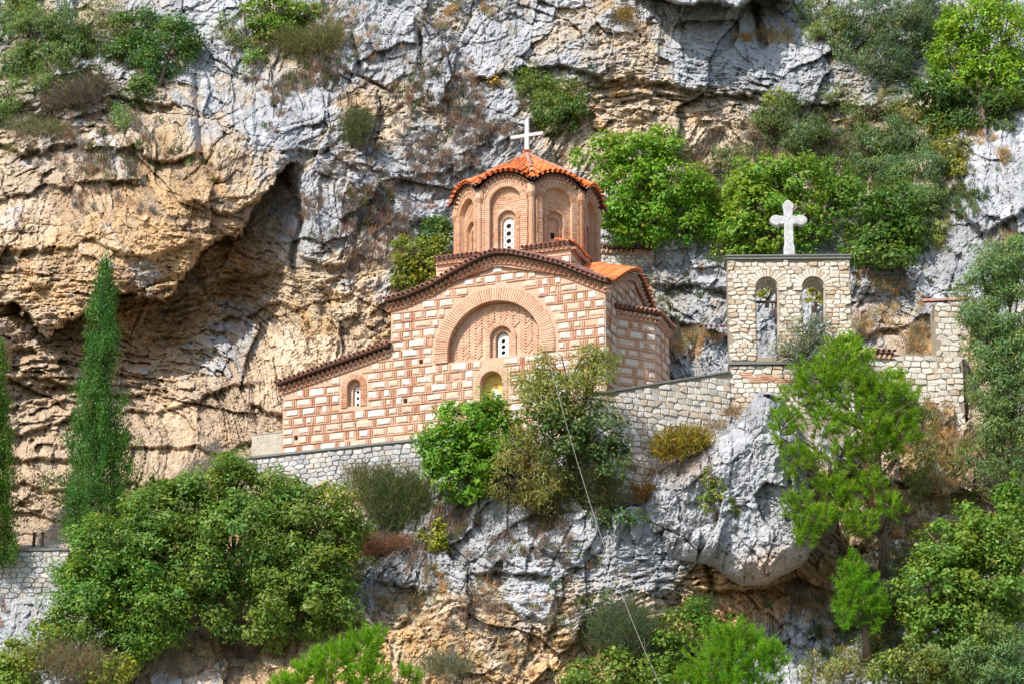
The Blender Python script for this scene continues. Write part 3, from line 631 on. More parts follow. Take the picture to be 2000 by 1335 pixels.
def front_inside(x, z):
    if x < XL + .01 or x > -.01: return False
    top = gf(x) - .31 if x > XM else gl(x) - .30
    if z > top: return False
    if in_arch(x, z, NX, NR + .47, NS, NB - .04) or in_arch(x, z, PXc, PR + .22, PS, PB - .4) or in_arch(x, z, LX, LR + .22, LS, LB - .02): return False
    return not any(abs(x - a) < .075 and abs(z - b) < .09 for a, b in PUT)
F0 = fr(0, 0, 0, 0)
outer = [(XL, -.35), (0, -.35), (0, 4.20)] + [(x, z - .03) for x, z in RAKE[::-1][2:-1]] + [(XM, 4.40), (XM, 2.98), (XL, 2.14)]
holes = [arch_poly(NX, NR, NS, NB, 40), arch_poly(PXc, PR, PS, PB, 18), arch_poly(LX, LR, LS, LB, 14)] + [rect(a - .06, a + .06, b - .075, b + .075) for a, b in PUT]
mb = MB(); plate(mb, outer, holes, 0, .5); south = mb.build('front_wall', M_MORTAR, F0, church)
cloisonne(front_inside, XL, 0, -.02, 5.5, F0, south, 3)
# great niche
arch_ring(NX, NS, NR - .012, NR + .38, NB, F0, south, -.05, .04, M_VOUSS, single=True, t=.072, name='brick')
arch_ring(NX, NS, NR + .385, NR + .425, NB, F0, south, -.025, .03, M_VOUSS, t=.2, name='arch_border', gap=.93)
arch_ring(NX, NS, NR - .012, NR + .0, NB, F0, south, .05, .24, M_BRICK, t=.072, name='arch_soffit')
pl = MB(); plate(pl, rect(NX - NR - .05, NX + NR + .05, NB - .06, NS + NR + .05), [arch_poly(WX, WR + .16, WS, NB + .001, 16)], .24, .36); niche = pl.build('niche_panel', M_MORTARD, F0, church)
hb = MB(); Lb, Wb = .27, .046; cw = Lb * cos(pi / 4); stp = (Wb + .017) / cos(pi / 4)
for i in range(-9, 10):
    xc = NX + .02 + i * (cw + .004)
    for j in range(-8, 60):
        zc = NB - .1 + j * stp; a = pi / 4 if i % 2 else -pi / 4
        if any(not in_arch(xc + s * cw * .5, zc + s * cw * .5 * (1 if i % 2 else -1), NX, NR + .03, NS, NB) for s in (-1, 1)): continue
        if any(in_arch(xc + s * cw * .45, zc + s * cw * .45 * (1 if i % 2 else -1), WX, WR + .27, WS, 0) for s in (-1, 0, 1)): continue
        Mx = Matrix.Translation((xc, 0, zc)) @ Matrix.Rotation(-a, 4, 'Y')
        hb.box(-Lb / 2 + .01, Lb / 2 - .01, .222 - random.random() * .022, .26, -Wb / 2, Wb / 2, Mx)
hb.build('herringbone_brick', M_VOUSS, F0, niche, kind='stuff')
arch_ring(WX, WS, WR + .165, WR + .30, NB + .03, F0, niche, .20, .25, M_VOUSS, t=.06, name='arch_brick')
p2 = MB(); plate(p2, rect(WX - .6, WX + .6, NB - .05, WS + .6), [arch_poly(WX, WR + .03, WS, NB + .001, 14)], .36, .46); p2.build('inner_jamb', M_MORTARD, F0, niche)
arch_ring(WX, WS, WR + .03, WR + .15, NB + .03, F0, niche, .335, .38, M_VOUSS, t=.055, name='arch_brick')
def grille(cx, r, zs, zb, nh, frame, parent, y, small=True):
    """white pierced slab closing a slit window"""
    H = zs + r * .2 - zb; holes = []; hr = min(r * .44, H / nh * .36); sp = H / nh
    for i in range(nh):
        cz = zb + sp * (i + .5); holes.append(circle(cx, cz, hr))
        if small and i < nh - 1:
            for s in (-1, 1): holes.append(circle(cx + s * r * .58, cz + sp / 2, hr * .32, 8))
    q = MB(); plate(q, arch_poly(cx, r, zs, zb, 14), holes, y, y + .05); w = q.build('window', M_PLASTER, frame, parent, label='white pierced stone window slab with round holes')
    b = MB(); b.box(cx - r, cx + r, y + .2, y + .24, zb, zs + r); b.build('interior_shade_box', M_DARK, frame, w)  # black box behind the slab paints the unlit interior
grille(WX, WR, WS, NB + .03, 4, F0, church, .44)
# painting niche
arch_ring(PXc, PS, PR, PR + .17, PB, F0, south, -.02, .04, M_VOUSS, t=.065, name='arch_brick')
q = MB(); q.box(PXc - PR - .04, PXc + PR + .04, .32, .42, PB - .1, PS + PR + .04); paint = q.build('mural', masonry('gold mural ground', [(0, (.78, .55, .12)), (1, (.78, .55, .12))], 9, .1, (.70, .58, .22), .7), F0, church, label='golden mural with a pale robed figure in the arched niche')
def disc(cx, cz, rx, rz, n=20): return [(cx + rx * cos(t), cz + rz * sin(t)) for t in np.linspace(0, 2 * pi, n, endpoint=False)]
for nm, poly, col, y in (('halo', disc(PXc + .04, PS - .02, .13, .13), (.75, .55, .10), .312), ('robe', [(PXc - .16, PB), (PXc + .26, PB), (PXc + .20, PS - .28), (PXc + .10, PS - .12), (PXc - .04, PS - .12), (PXc - .13, PS - .3)], (.66, .66, .62), .308), ('face', disc(PXc + .04, PS - .03, .055, .075), (.42, .22, .12), .304), ('cloak', [(PXc - .27, PB), (PXc - .14, PB), (PXc - .09, PS - .2), (PXc - .2, PS - .3)], (.55, .30, .08), .306)):
    q = MB(); q.prism(poly, y, .33); q.build(nm, masonry('painted ' + nm, [(0, col), (1, col)], 14, .1), F0, paint)
# small window
arch_ring(LX, LS, LR, LR + .145, LB, F0, south, -.03, .04, M_BRICK, t=.058, name='arch_brick')
arch_ring(LX, LS, LR + .15, LR + .185, LB, F0, south, -.02, .03, M_BRICK, t=.16, name='arch_border', gap=.95)
q = MB(); plate(q, rect(LX - .35, LX + .35, LB - .05, LS + .4), [arch_poly(LX + .03, .115, LS - .04, LB + .01, 12)], .16, .26); q.build('inner_jamb', M_MORTAR, F0, church)
arch_ring(LX + .03, LS - .04, .115, .195, LB + .01, F0, south, .145, .18, M_VOUSS, t=.05, name='arch_brick')
grille(LX + .04, .11, LS - .04, LB + .02, 3, F0, church, .22, False)
for a, b in PUT:
    q = MB(); q.box(a - .06, a + .06, .4, .45, b - .075, b + .075); q.build('putlog_shade', M_DARK, F0, church)  # black backing paints the shade deep in the hole
# east side
EL = 5.3; F90 = fr(0, 0, 0, 90)
EG = [(-.2, 4.18), (0, 4.22), (.7, 4.62), (1.6, 5.12), (2.3, 5.42), (2.7, 5.52), (3.1, 5.44), (3.9, 5.08), (4.7, 4.62), (EL, 4.25), (EL + .2, 4.2)]
ge = lambda y: interp(y, EG) - .02
mb = MB(); plate(mb, [(.5, -.35), (EL, -.35), (EL, 4.2)] + [(x, z - .03) for x, z in EG[::-1][2:-2]] + [(.5, 4.46)], [], 0, .5)
mb.box(0, .5, 0.001, .2, -.35, 4.2)
east = mb.build('side_wall', M_MORTAR, F90, church)
AY0, AX, AY1, AY2, AY3, AZ = .95, .95, 1.9, 3.25, 4.2, 3.78
cloisonne(lambda x, z: 0.01 < x < EL - .01 and z < ge(x) - .28 and not (AY0 < x < AY3 and z < AZ + .15), 0, EL, -.02, 5.5, F90, east, 5)
# apse: three sides of an octagon
for (xa, ya, xb, yb, nm) in ((0, AY0, AX, AY1, 'a'), (AX, AY1, AX, AY2, 'b'), (AX, AY2, 0, AY3, 'c')):
    Ln = math.hypot(xb - xa, yb - ya); FA = fr(xa, ya, 0, math.degrees(math.atan2(yb - ya, xb - xa)))
    mb = MB(); plate(mb, [(.003, -1.0), (Ln - .003, -1.0), (Ln - .003, AZ - .03), (.003, AZ - .03)], [rect(.30, .42, -.1, .14)] if nm == 'a' else [], 0, .3)
    w = mb.build('apse_wall', M_MORTAR, FA, church)
    cloisonne(lambda x, z: .01 < x < Ln - .01 and z < AZ - .26 and not (nm == 'a' and abs(x - .36) < .08 and abs(z - .02) < .14), 0, Ln, -.6, AZ, FA, w, 9 + ord(nm))
    if nm == 'a':
        q = MB(); q.box(.30, .42, .2, .24, -.1, .14); q.build('putlog_shade', M_DARK, FA, church)  # shade in the hole painted by a black back
    q = MB(); q.add([(0, 0, 0)], []) if False else None
    arf = bpy.data.objects.new('apse_roof', None); COL.objects.link(arf); place(arf, FA @ Matrix.Translation((0, 0, AZ)), church)
    half = Ln / 2
    eave(FA, arf, -.06, Ln + .06, lambda x: AZ - .02, lambda x: max(1, int(1 + 3.0 * (1 - abs(x - half) / half * .8))), .42, M_OLDTILE, over=.2, sp=.15, L=.3, rows=2)
    q = MB(); q.add([(-.12, -.14, AZ + .03), (Ln + .12, -.14, AZ + .03), (Ln / 2 + .15, 1.15, AZ + .62), (Ln / 2 - .15, 1.15, AZ + .62)], [(0, 1, 2, 3)]); q.build('roof_deck', M_DARKTILE, FA, arf)
# other walls of the block, hidden from the front but there
mb = MB(); mb.box(XM, XM + .4, .52, EL, -.3, 4.3); mb.box(XM, 0, EL - .4, EL - .003, -.3, 4.15); mb.build('rear_wall', M_MORTAR, CH, church)
mb = MB(); mb.box(XL + .003, XL + .4, .52, 2.6, -.3, 2.1); mb.box(XL, XM - .003, 2.2, 2.6, -.3, 2.4); mb.build('wing_wall', M_MORTAR, CH, church)
# drum pedestal
PD0, PD1, PY0 = -5.40, -1.17, .36; PTOP = 5.72
mb = MB(); mb.box(PD0, PD1, PY0, PY0 + 4.2, 4.0, PTOP - .03); ped = mb.build('drum_base', M_MORTAR, CH, church)
FP = fr(PD0, PY0, 0, 0); W = PD1 - PD0
cloisonne(lambda x, z: .01 < x < W - .01 and gf(x + PD0) + .08 < z < PTOP - .12, 0, W, 4.3, PTOP, FP, ped, 21, .27)
FPE = fr(PD1, PY0, 0, 90)
cloisonne(lambda x, z: .01 < x < W - .01 and z < PTOP - .12, 0, 4.2, 4.66, PTOP, FPE, ped, 22, .27)
DC = (-3.24, 2.47); DR = 2.17; DA = DR * cos(pi / 8); HW = DR * sin(pi / 8)
pr = bpy.data.objects.new('base_roof', None); COL.objects.link(pr); place(pr, fr(DC[0], DC[1], PTOP, 0), church)
eave(FP, pr, 0, 1.3, lambda x: PTOP, lambda x: 1, .25, M_OLDTILE, over=.12, sp=.15, L=.34, rows=1)
eave(FP, pr, 2.75, W, lambda x: PTOP, lambda x: 1, .25, M_OLDTILE, over=.12, sp=.15, L=.34, rows=1)
eave(FPE, pr, 0, 4.2, lambda x: PTOP, lambda x: 1 if abs(x - 2.1) < 1.1 else 2, .25, M_TILE, over=.12, sp=.15, L=.34, rows=1)
q = MB(); q.add([(PD0 - .05, PY0 - .03, PTOP + .02), (PD1 + .05, PY0 - .03, PTOP + .02), (PD1 + .05, PY0 + 4.2, PTOP + .02), (PD0 - .05, PY0 + 4.2, PTOP + .02), (DC[0], DC[1], PTOP + .55)], [(0, 1, 4), (1, 2, 4), (2, 3, 4), (3, 0, 4)]); q.build('roof_deck', M_OLDTILE, CH, pr)
# drum
DZ = 7.80; RISE = .44
arcz = lambda t: RISE * max(0., 1 - (abs(t) / 1.0) ** 2.2)
ez = lambda x: DZ + arcz(x / HW)
drum = bpy.data.objects.new('drum', None); COL.objects.link(drum); place(drum, fr(DC[0], DC[1], PTOP, 0), church)
core = MB(); core.prism(disc(0, 0, DR - .42, DR - .42, 8), 0, .1); 
core = MB(); n8 = [(DC[0] + (DR - .34) * sin(radians(22.5 + 45 * k)), DC[1] + (DR - .34) * cos(radians(22.5 + 45 * k))) for k in range(8)]
core.add([(x, y, 5.0) for x, y in n8] + [(x, y, DZ + .1) for x, y in n8], [tuple(range(8)), tuple(range(15, 7, -1))] + [(i, (i + 1) % 8, (i + 1) % 8 + 8, i + 8) for i in range(8)]); core.build('drum_core', M_DARK, CH, church)
for k in range(8):
    a = 45 * k; FD = CH @ Matrix.Translation((DC[0], DC[1], 0)) @ Matrix.Rotation(radians(a), 4, 'Z') @ Matrix.Translation((0, -DA, 0))
    vis = k in (0, 1, 2, 7, 6)
    zb = 5.3; xs = np.linspace(HW - .002, -HW + .002, 15); r1, zs1 = .50, 7.36; r2, zs2 = .285, 6.86; r3, zs3 = .185, 6.78
    top = [(x, ez(x) - .03) for x in xs]
    A = MB(); plate(A, [(-HW + .002, zb), (HW - .002, zb)] + top, [arch_poly(0, r1, zs1, zb + .2, 24)], 0, .13); fa = A.build('drum_face', M_MORTARD, FD, church)
    B = MB(); plate(B, rect(-HW + .06, HW - .06, zb, 7.95), [arch_poly(0, r2, zs2, zb + .2, 18)], .133, .24); B.build('blind_panel', M_MORTARD, FD, fa)
    Cc = MB(); plate(Cc, rect(-.45, .45, zb, 7.3), [arch_poly(0, r3, zs3, zb + .55, 14)], .243, .33); Cc.build('inner_jamb', M_MORTARD, FD, fa)
    if not vis: 
        q = MB(); q.box(-.3, .3, .30, .34, zb, 7.2); q.build('blind_window', M_DRUMBRICK, FD, fa); 
    if vis:
        brick_rows(lambda x, z: abs(x) < HW - .1 and z < ez(x) - .3 and not in_arch(x, z, 0, r1 + .17, zs1, 0), -HW, HW, 5.5, 8.3, FD, fa, 0., seed=k)
        brick_rows(lambda x, z: in_arch(x, z, 0, r1 - .01, zs1, 0) and not in_arch(x, z, 0, r2 + .1, zs2, 0), -HW, HW, 5.5, 8.3, FD, fa, .133, seed=k + 50)
        arch_ring(0, zs1, r1, r1 + .165, 5.6, FD, fa, -.035, .03, M_VOUSS if k == 0 else M_DRUMBRICK, t=.064, name='arch_brick')
        arch_ring(0, zs1, r1 + .17, r1 + .20, 5.6, FD, fa, -.05, .03, M_DRUMBRICK, t=.15, name='arch_border', gap=.95)
        arch_ring(0, zs2, r2, r2 + .095, 5.6, FD, fa, .11, .16, M_DRUMBRICK, t=.055, name='arch_brick')
        arch_ring(0, zs3, r3, r3 + .095, 5.6, FD, fa, .225, .27, M_DRUMBRICK, t=.055, name='arch_brick')
        if k == 0: grille(.0, r3 - .004, zs3, 5.86, 4, FD, church, .285)
        else:
            q = MB(); plate(q, rect(-.2, .2, 5.5, 7.1), [rect(-.07, .07, 6.32, 6.52)], .30, .34); q.build('blind_window', M_MORTARD, FD, fa)
            brick_rows(lambda x, z: abs(x) < .17 and not (abs(x) < .08 and 6.3 < z < 6.54), -.2, .2, 5.6, 7.0, FD, fa, .30, seed=k + 80)
    # corner colonnette with brick rings and a flared capital
    cm = MB(); nseg = 10; prof = []; z = 5.5
    while z < 7.38: prof += [(z, .098), (z + .045, .098), (z + .048, .088), (z + .06, .088)]; z += .062
    prof += [(7.42, .10), (7.46, .12), (7.56, .17), (7.60, .17), (7.601, .14), (7.86, .14)]
    for zz, r in prof:
        for j in range(nseg): cm.v.append((-HW + r * cos(2 * pi * j / nseg), .03 + r * sin(2 * pi * j / nseg), zz))
    for i in range(len(prof) - 1):
        for j in range(nseg): cm.f.append((i * nseg + j, i * nseg + (j + 1) % nseg, (i + 1) * nseg + (j + 1) % nseg, (i + 1) * nseg + j))
    cm.build('colonnette', M_DRUMBRICK, FD, church)
# dome roof
RA = DA + .25; APX = 9.62
dome = bpy.data.objects.new('dome_roof', None); COL.objects.link(dome); place(dome, fr(DC[0], DC[1], DZ, 0), church)
hidden_tiles = MB(); hip = MB(); deck = MB()
for k in range(8):
    FD = CH @ Matrix.Translation((DC[0], DC[1], 0)) @ Matrix.Rotation(radians(45 * k), 4, 'Z')
    L8 = Matrix.Rotation(radians(45 * k), 4, 'Z'); vis = k in (0, 1, 2, 7, 6)
    hw = RA * math.tan(pi / 8)
    def zr(x, r): return APX - (APX - DZ) * (r / RA) * (1 - .06 * sin(pi * r / RA)) + arcz(x / hw) * (max(r, 0) / RA) ** 3
    n = 11; sp = 2 * hw / n
    for i in range(n):
        x = -hw + (i + .5) * sp; rmin = max(abs(x) / math.tan(pi / 8), .12); r = RA; first = True
        while r > rmin - .05:
            r2 = r - .3; sl = (zr(x, r2) - zr(x, r)) / .3
            tile_at(FD, (x, -r, zr(x, r) + .07), sl, sp * .78, .36, M_TILE, dome, True, None if vis else hidden_tiles_local if False else (None if vis else hidden_tiles), 0.) if vis else None
            if not vis:
                tmp = MB(); tile_at(FD, (x, -r, zr(x, r) + .07), sl, sp * .78, .36, M_TILE, dome, True, tmp); hidden_tiles.add([tuple(L8 @ Vector(v)) for v in tmp.v], tmp.f)
            if first and i < n - 1:
                tmp = MB(); tile_at(FD, (x + sp / 2, -r + .02, zr(x + sp / 2, r) + .085), sl, sp * .74, .36, M_TILE, dome, False, tmp); hidden_tiles.add([tuple(L8 @ Vector(v)) for v in tmp.v], tmp.f)
            first = False; r -= .3
    gx = np.linspace(-1, 1, 9); gr = np.linspace(.02, 1, 8); b = len(deck.v)
    for r in gr:
        for t in gx: deck.v.append(tuple(L8 @ Vector((t * hw * r, -RA * r + .03, zr(t * hw * r, RA * r) + .03))))
    for i in range(7):
        for j in range(8): q0 = b + i * 9 + j; deck.f.append((q0, q0 + 1, q0 + 10, q0 + 9))
    for r in np.arange(RA / cos(pi / 8), .2, -.3):
        dirv = Vector((-sin(pi / 8), -cos(pi / 8), 0)); rr_ = r * cos(pi / 8); z = zr(-hw * rr_ / RA, rr_) + .09
        tmp = MB(); Fh = Matrix.Rotation(math.atan2(-dirv.y, -dirv.x) - pi / 2, 4, 'Z')
        tile_at(Fh, (0, -r, z), (APX - DZ) / (RA / cos(pi / 8)), .16, .36, M_TILE, dome, True, tmp); hip.add([tuple(L8 @ (Fh.inverted() @ Vector(v)) if False else L8 @ (Fh @ Vector(v))) for v in tmp.v], tmp.f)
    if vis or True:
        FE = FD @ Matrix.Translation((0, -DA, 0)); xs = np.linspace(-HW - .03, HW + .03, 16)
        c = MB(); dogtooth(c, -HW + .05, HW - .05, ez, .11, .13, .12, .07); dogtooth(c, -HW + .05, HW - .05, ez, .215, .13, .08, .07, 0, .5); c.build('dogtooth_cornice', M_VOUSS, FE, dome, kind='stuff')
        c = MB(); strip(c, xs, ez, .03, .05, -.13, .04); c.build('eave_board', M_DARKTILE, FE, dome)
CD = fr(DC[0], DC[1], 0, 0)
hidden_tiles.build('tile', M_TILE, CD, dome, kind='stuff'); hip.build('hip_tile', M_OLDTILE, CD, dome, kind='stuff'); deck.build('roof_deck', M_DARKTILE, CD, dome)
# front roof and side roof
froof = bpy.data.objects.new('front_roof', None); COL.objects.link(froof); place(froof, fr(-3.3, 0, 4.4, 0), church)
def nfront(x): return 2 if PD0 - .1 < x < PD1 + .1 else (3 if x < PD0 else 3 if x < -.5 else 2)
eave(F0, froof, XM - .12, .16, gf, nfront, .34, M_OLDTILE, over=.32)
sroof = bpy.data.objects.new('side_roof', None); COL.objects.link(sroof); place(sroof, fr(0, 2.6, 4.4, 0), church)
eave(F90, sroof, -.14, EL + .16, ge, lambda y: 4 if .2 < y < 4.9 else 2, .26, M_TILE, over=.26)
q = MB(); gx = np.linspace(XM - .1, .1, 46); gy = np.linspace(-.1, EL + .1, 30)
for y in gy:
    for x in gx:
        zf = gf(min(x, .1)) + .03 + .34 * (y + .26); zb_ = gf(x) + .03 + .34 * (EL - y + .26); zs_ = ge(y) + .03 + .26 * (-x + .26); zw_ = ge(y) + .03 + .26 * (x - XM + .26)
        q.v.append((x, y, min(zf, zb_, zs_, zw_, PTOP - .05)))
for i in range(29):
    for j in range(45): a = i * 46 + j; q.f.append((a, a + 1, a + 47, a + 46))
q.build('roof_deck', M_OLDTILE, CH, froof)
wroof = bpy.data.objects.new('wing_roof', None); COL.objects.link(wroof); place(wroof, fr(-8.4, 0, 2.5, 0), church)
eave(F0, wroof, XL - .14, XM - .02, gl, lambda x: 3, .22, M_OLDTILE, over=.30)
q = MB(); q.add([(XL - .1, -.1, gl(XL) + .04), (XM, -.1, gl(XM) + .04), (XM, 2.6, gl(XM) + .6), (XL - .1, 2.6, gl(XL) + .6)], [(0, 1, 2, 3)]); q.build('roof_deck', M_OLDTILE, CH, wroof)
# cross on the dome, lightning rod
zc = APX + .05; q = MB(); t = .06
q.add([(x * t * k, y * t * .8 * k, z) for z, k in ((zc - .1, 1.15), (zc + 1.17, .95)) for x, y in ((-1, -1), (1, -1), (1, 1), (-1, 1))], [(0, 1, 2, 3), (7, 6, 5, 4), (0, 4, 5, 1), (1, 5, 6, 2), (2, 6, 7, 3), (3, 7, 4, 0)])
q.box(-.53, -t * 1.02, -.045, .045, zc + .60, zc + .70); q.box(t * 1.02, .53, -.045, .045, zc + .60, zc + .70)
q.build('cross', M_CROSS, fr(DC[0], DC[1], 0, -2), church, label='slim white cross on the dome')
q = MB(); q.tube([(DC[0] + .09, DC[1] - DR - .16, 5.9), (DC[0] + .09, DC[1] - DR - .2, 8.1)], .012, 5)
q.build('lightning_rod', M_IRON, CH @ Matrix.Translation((DC[0], DC[1], 0)) @ Matrix.Rotation(radians(22.5), 4, 'Z') @ Matrix.Translation((-DC[0], -DC[1], 0)), church)
print('church', time.time() - T0)

# ------------------------------------------------------------------ walls
def wall_frame(pa, pb, Y0, Y1):
    """frame whose x axis runs level from pixel pa (at depth Y0) towards pixel pb (at depth Y1)"""
    A = Vector(WY(*pa, Y0)); B = Vector(WY(*pb, Y1)); d = B - A; ang = math.atan2(d.y, d.x)
    return Matrix.Translation(A) @ Matrix.Rotation(ang, 4, 'Z'), math.hypot(d.x, d.y), d.z
# terrace wall under the church front
FT = fr(0, -.16, 0, 0)
tw = thing('retaining_wall', 'grey rubble retaining wall under the left end of the church, above the big oak', 'wall', fr(-8, -.1, -2, 0))
mb = MB(); mb.box(-11.5, -3.6, 0, 1.2, -2.6, -.05); mb.build('wall_core', M_JOINT, FT, tw)
mb = MB(); mb.box(-11.8, -3.6, -.07, .155, -.045, .02); mb.build('coping', M_SLAB, FT, tw)
rubble(lambda x, z: -11.5 < x < -4.2 and z < -.06, -11.5, -4.2, -1.75, -.05, FT, tw, M_GREYRUB, (.10, .17), (.14, .32), 31)
cb = thing('concrete_block', 'plain pale concrete block at the left foot of the church', 'concrete block', fr(-10.6, .2, 0, 0))
mb = MB(); mb.box(-11.08, XL - .01, 0, .8, .022, .74)
mb.build('block', M_CONC, F0, cb)
mb = MB(); mb.box(-11.10, XL - .008, -.015, .82, .742, .765); mb.build('render_cap', M_CONC, F0, cb)
# parapet wall between church and bell gable
FQ, LQ, dz = wall_frame((1178, 768), (1426, 727), -1.75, -.35)
pw = thing('retaining_wall', 'cream rubble retaining wall between the church apse and the bell gable', 'wall', FQ)
mb = MB(); mb.prism([(-.6, -3.2), (LQ, -3.2), (LQ, dz), (0, 0), (-.6, -.08)], 0, .6); mb.build('wall_core', M_JOINTP, FQ, pw)
mb = MB(); strip(mb, [-.6, 0, LQ * .5, LQ - .01], lambda x: interp(x, [(-.6, -.08), (0, 0), (LQ, dz)]), -.005, .05, -.06, .62); mb.build('coping', M_SLAB, FQ, pw)
rubble(lambda x, z: z < interp(x, [(-.6, -.08), (0, 0), (LQ, dz)]) - .04, -.5, LQ - .02, -3.0, dz, FQ, pw, M_RUBBLE, (.12, .24), (.14, .36), 32)
# bell gable
YB = -.30; BX0, BX1 = 1425, 1664
B0 = Vector(WY(BX0, 712, YB)); FB = Matrix.Translation(B0) @ Matrix.Rotation(radians(-1.0), 4, 'Z'); BW = (BX1 - BX0) * S * 1.003; k = S / cos(PITCH)
BH = (712 - 508) * k; BT = .85
bg_ = thing('bell_gable', 'free-standing stone bell gable with two arched openings beside the pine', 'bell gable', FB)
ops = [((1501 - BX0) * S, .335), ((1592 - BX0) * S, .335)]; ozs = (712 - 541) * k - .335; ozb = (712 - 702) * k
mb = MB(); plate(mb, rect(0, BW, 0.06, BH), [arch_poly(c, r, ozs, ozb + .06, 20) for c, r in ops], 0, BT); bw = mb.build('gable_wall', M_JOINTP, FB, bg_)
rubble(lambda x, z: .0 <= x <= BW and z < BH and not any(in_arch(x, z, c, r + (.22 if z > ozs - .1 else .01), ozs, 0) for c, r in ops), 0, BW, .07, BH - .02, FB, bw, M_BELL, (.085, .16), (.12, .34), 33)
for c, r in ops: arch_ring(c, ozs, r, r + .24, ozs - .1, FB, bw, -.035, .05, M_BELL, single=True, t=.1, name='voussoir', gap=.86)
# soffit stones lining the openings
for c, r in ops:
    q = MB()
    for yy in np.arange(.08, BT - .05, .16):
        n = 11
        for i in range(n):
            a0, a1 = pi * (i + .06) / n, pi * (i + .94) / n; q.prism([(c + (r - .02 - random.random() * .012) * cos(a0), ozs + (r - .02) * sin(a0)), (c + (r + .01) * cos(a0), ozs + (r + .01) * sin(a0)), (c + (r + .01) * cos(a1), ozs + (r + .01) * sin(a1)), (c + (r - .02) * cos(a1), ozs + (r - .02) * sin(a1))], yy, yy + .145)
        z = ozs - .12
        while z > .1:
            hgt = random.uniform(.09, .14)
            for s in (-1, 1): q.box(min(c + s * (r - .018), c + s * (r + .01)), max(c + s * (r - .018), c + s * (r + .01)), yy, yy + .145, z - hgt + .1, z + .085)
            z -= hgt
    q.build('soffit_stone', M_BELL, FB, bw, kind='stuff')
mb = MB(); mb.box(-.03, BW + .04, -.09, BT + .09, BH + .003, BH + .085); mb.box(-.06, BW + .07, -.12, BT + .12, BH + .088, BH + .13); mb.build('cap_slab', M_SLAB, FB, bg_)
mb = MB(); mb.box(-.03, BW + .03, -.14, BT + .1, -.03, .055); mb.build('ledge_slab', M_SLAB, FB, bg_)
mb = MB(); mb.box(0, BW, -.03, BT, -2.6, -.035); bb = mb.build('base_wall', M_JOINTP, FB, bg_)
FB2 = FB @ Matrix.Translation((0, -.03, 0)); rubble(lambda x, z: True, 0, BW, -1.6, -.05, FB2, bb, M_RUBBLE, (.10, .2), (.14, .36), 34)
q = MB()
for x, z, w_ in ((1455, 728, 26), (1500, 735, 30), (1480, 738, 40), (1530, 742, 30)):
    for j in range(3): q.box((x - BX0 - w_ / 2) * S, (x - BX0 + w_ / 2) * S, -.045, .02, (712 - z) * k - .06 * j - .02, (712 - z) * k - .06 * j + .025)
q.build('brick_patch', M_BRICK, FB2, bg_, kind='stuff')
# rusty beam in the left opening
q = MB(); q.box(ops[0][0] - .33, ops[0][0] + .33, .30, .36, (712 - 585) * k, (712 - 581) * k); q.build('beam', M_IRON, FB, bg_)
q = MB(); q.tube([(ops[0][0] + .16, .33, (712 - 585) * k), (ops[0][0] + .22, .33, (712 - 612) * k), (ops[0][0] + .3, .34, (712 - 570) * k)], .025, 6); q.build('bracket', M_IRON, FB, bg_)
# marble cross with lobed ends
def cross_poly(h, w, aw, az):
    a = aw / 2; r = a * 1.0; P = []
    def lobe(cx, cz, ang):
        return [(cx + q0 * cos(ang) - q1 * sin(ang), cz + q0 * sin(ang) + q1 * cos(ang)) for q0, q1 in ((-.10, -a), (-.05, -a * 1.25), (.07, -a * 1.15), (.16, -a * .55), (.19, 0), (.16, a * .55), (.07, a * 1.15), (-.05, a * 1.25), (-.10, a))]
    P += [(-a * 1.5, 0), (a * 1.5, 0), (a * 1.35, .12), (a * 1.25, .16), (a * 1.2, .42), (a, .48), (a, az - a)]
    P += lobe(w / 2 - .19, az, 0) + [(a, az + a)] + lobe(0, h - .19, pi / 2) + [(-a, az + a)] + lobe(-w / 2 + .19, az, pi) + [(-a, az - a), (-a, .48), (-a * 1.2, .42), (-a * 1.25, .16), (-a * 1.35, .12)]
    return P
crx = (1549 - BX0) * S; CHh = (503 - 384) * k; FC = FB @ Matrix.Translation((crx, .30, BH + .13))
q = MB(); plate(q, cross_poly(CHh, (1587 - 1512) * S, .27, (503 - 424) * k), [], 0, .2); cr = q.build('stone_cross', M_MARBLE, FC, bg_, label='weathered white marble cross with lobed ends')
bv = cr.modifiers.new('bevel', 'BEVEL'); bv.width = .025; bv.segments = 2; bv.limit_method = 'ANGLE'
q = MB(); q.box(-.3, .3, -.08, .28, 0, .035); q.build('mortar_bed', M_CONC, FC, bg_)
# wall to the right, behind the pine
FR, LR, dz = wall_frame((1660, 690), (1834, 688), -.15, .0)
rw = thing('retaining_wall', 'pale rubble wall behind the tall pine with a stub of red tiles on top', 'wall', FR)
mb = MB(); mb.box(0, LR, 0, .7, -2.4, 0); mb.build('wall_core', M_JOINTP, FR, rw)
rubble(lambda x, z: True, 0, LR, -2.1, -.01, FR, rw, M_RUBBLE, (.12, .22), (.16, .4), 35)
FRt = FR @ Matrix.Translation(((1683 - 1660) * S, 0, 0)); tc = bpy.data.objects.new('tile_coping', None); COL.objects.link(tc); place(tc, FRt, rw)
eave(FRt, tc, 0, .95, lambda x: .02 - .02 * x, lambda x: 1, .3, M_OLDTILE, over=.14, sp=.16, L=.4, rows=0)
FS, LS_, dz = wall_frame((1834, 800), (1884, 800), -.05, -.02)
sw = thing('stone_pier', 'tall rubble pier capped with a row of red tiles beside the grey-green tree', 'pier', FS)
hS = (800 - 592) * k
mb = MB(); mb.box(0, LS_, 0, .8, -1.6, hS - .02); mb.build('wall_core', M_JOINTP, FS, sw)
rubble(lambda x, z: True, 0, LS_, -.9, hS - .03, FS, sw, M_RUBBLE, (.12, .22), (.16, .4), 36)
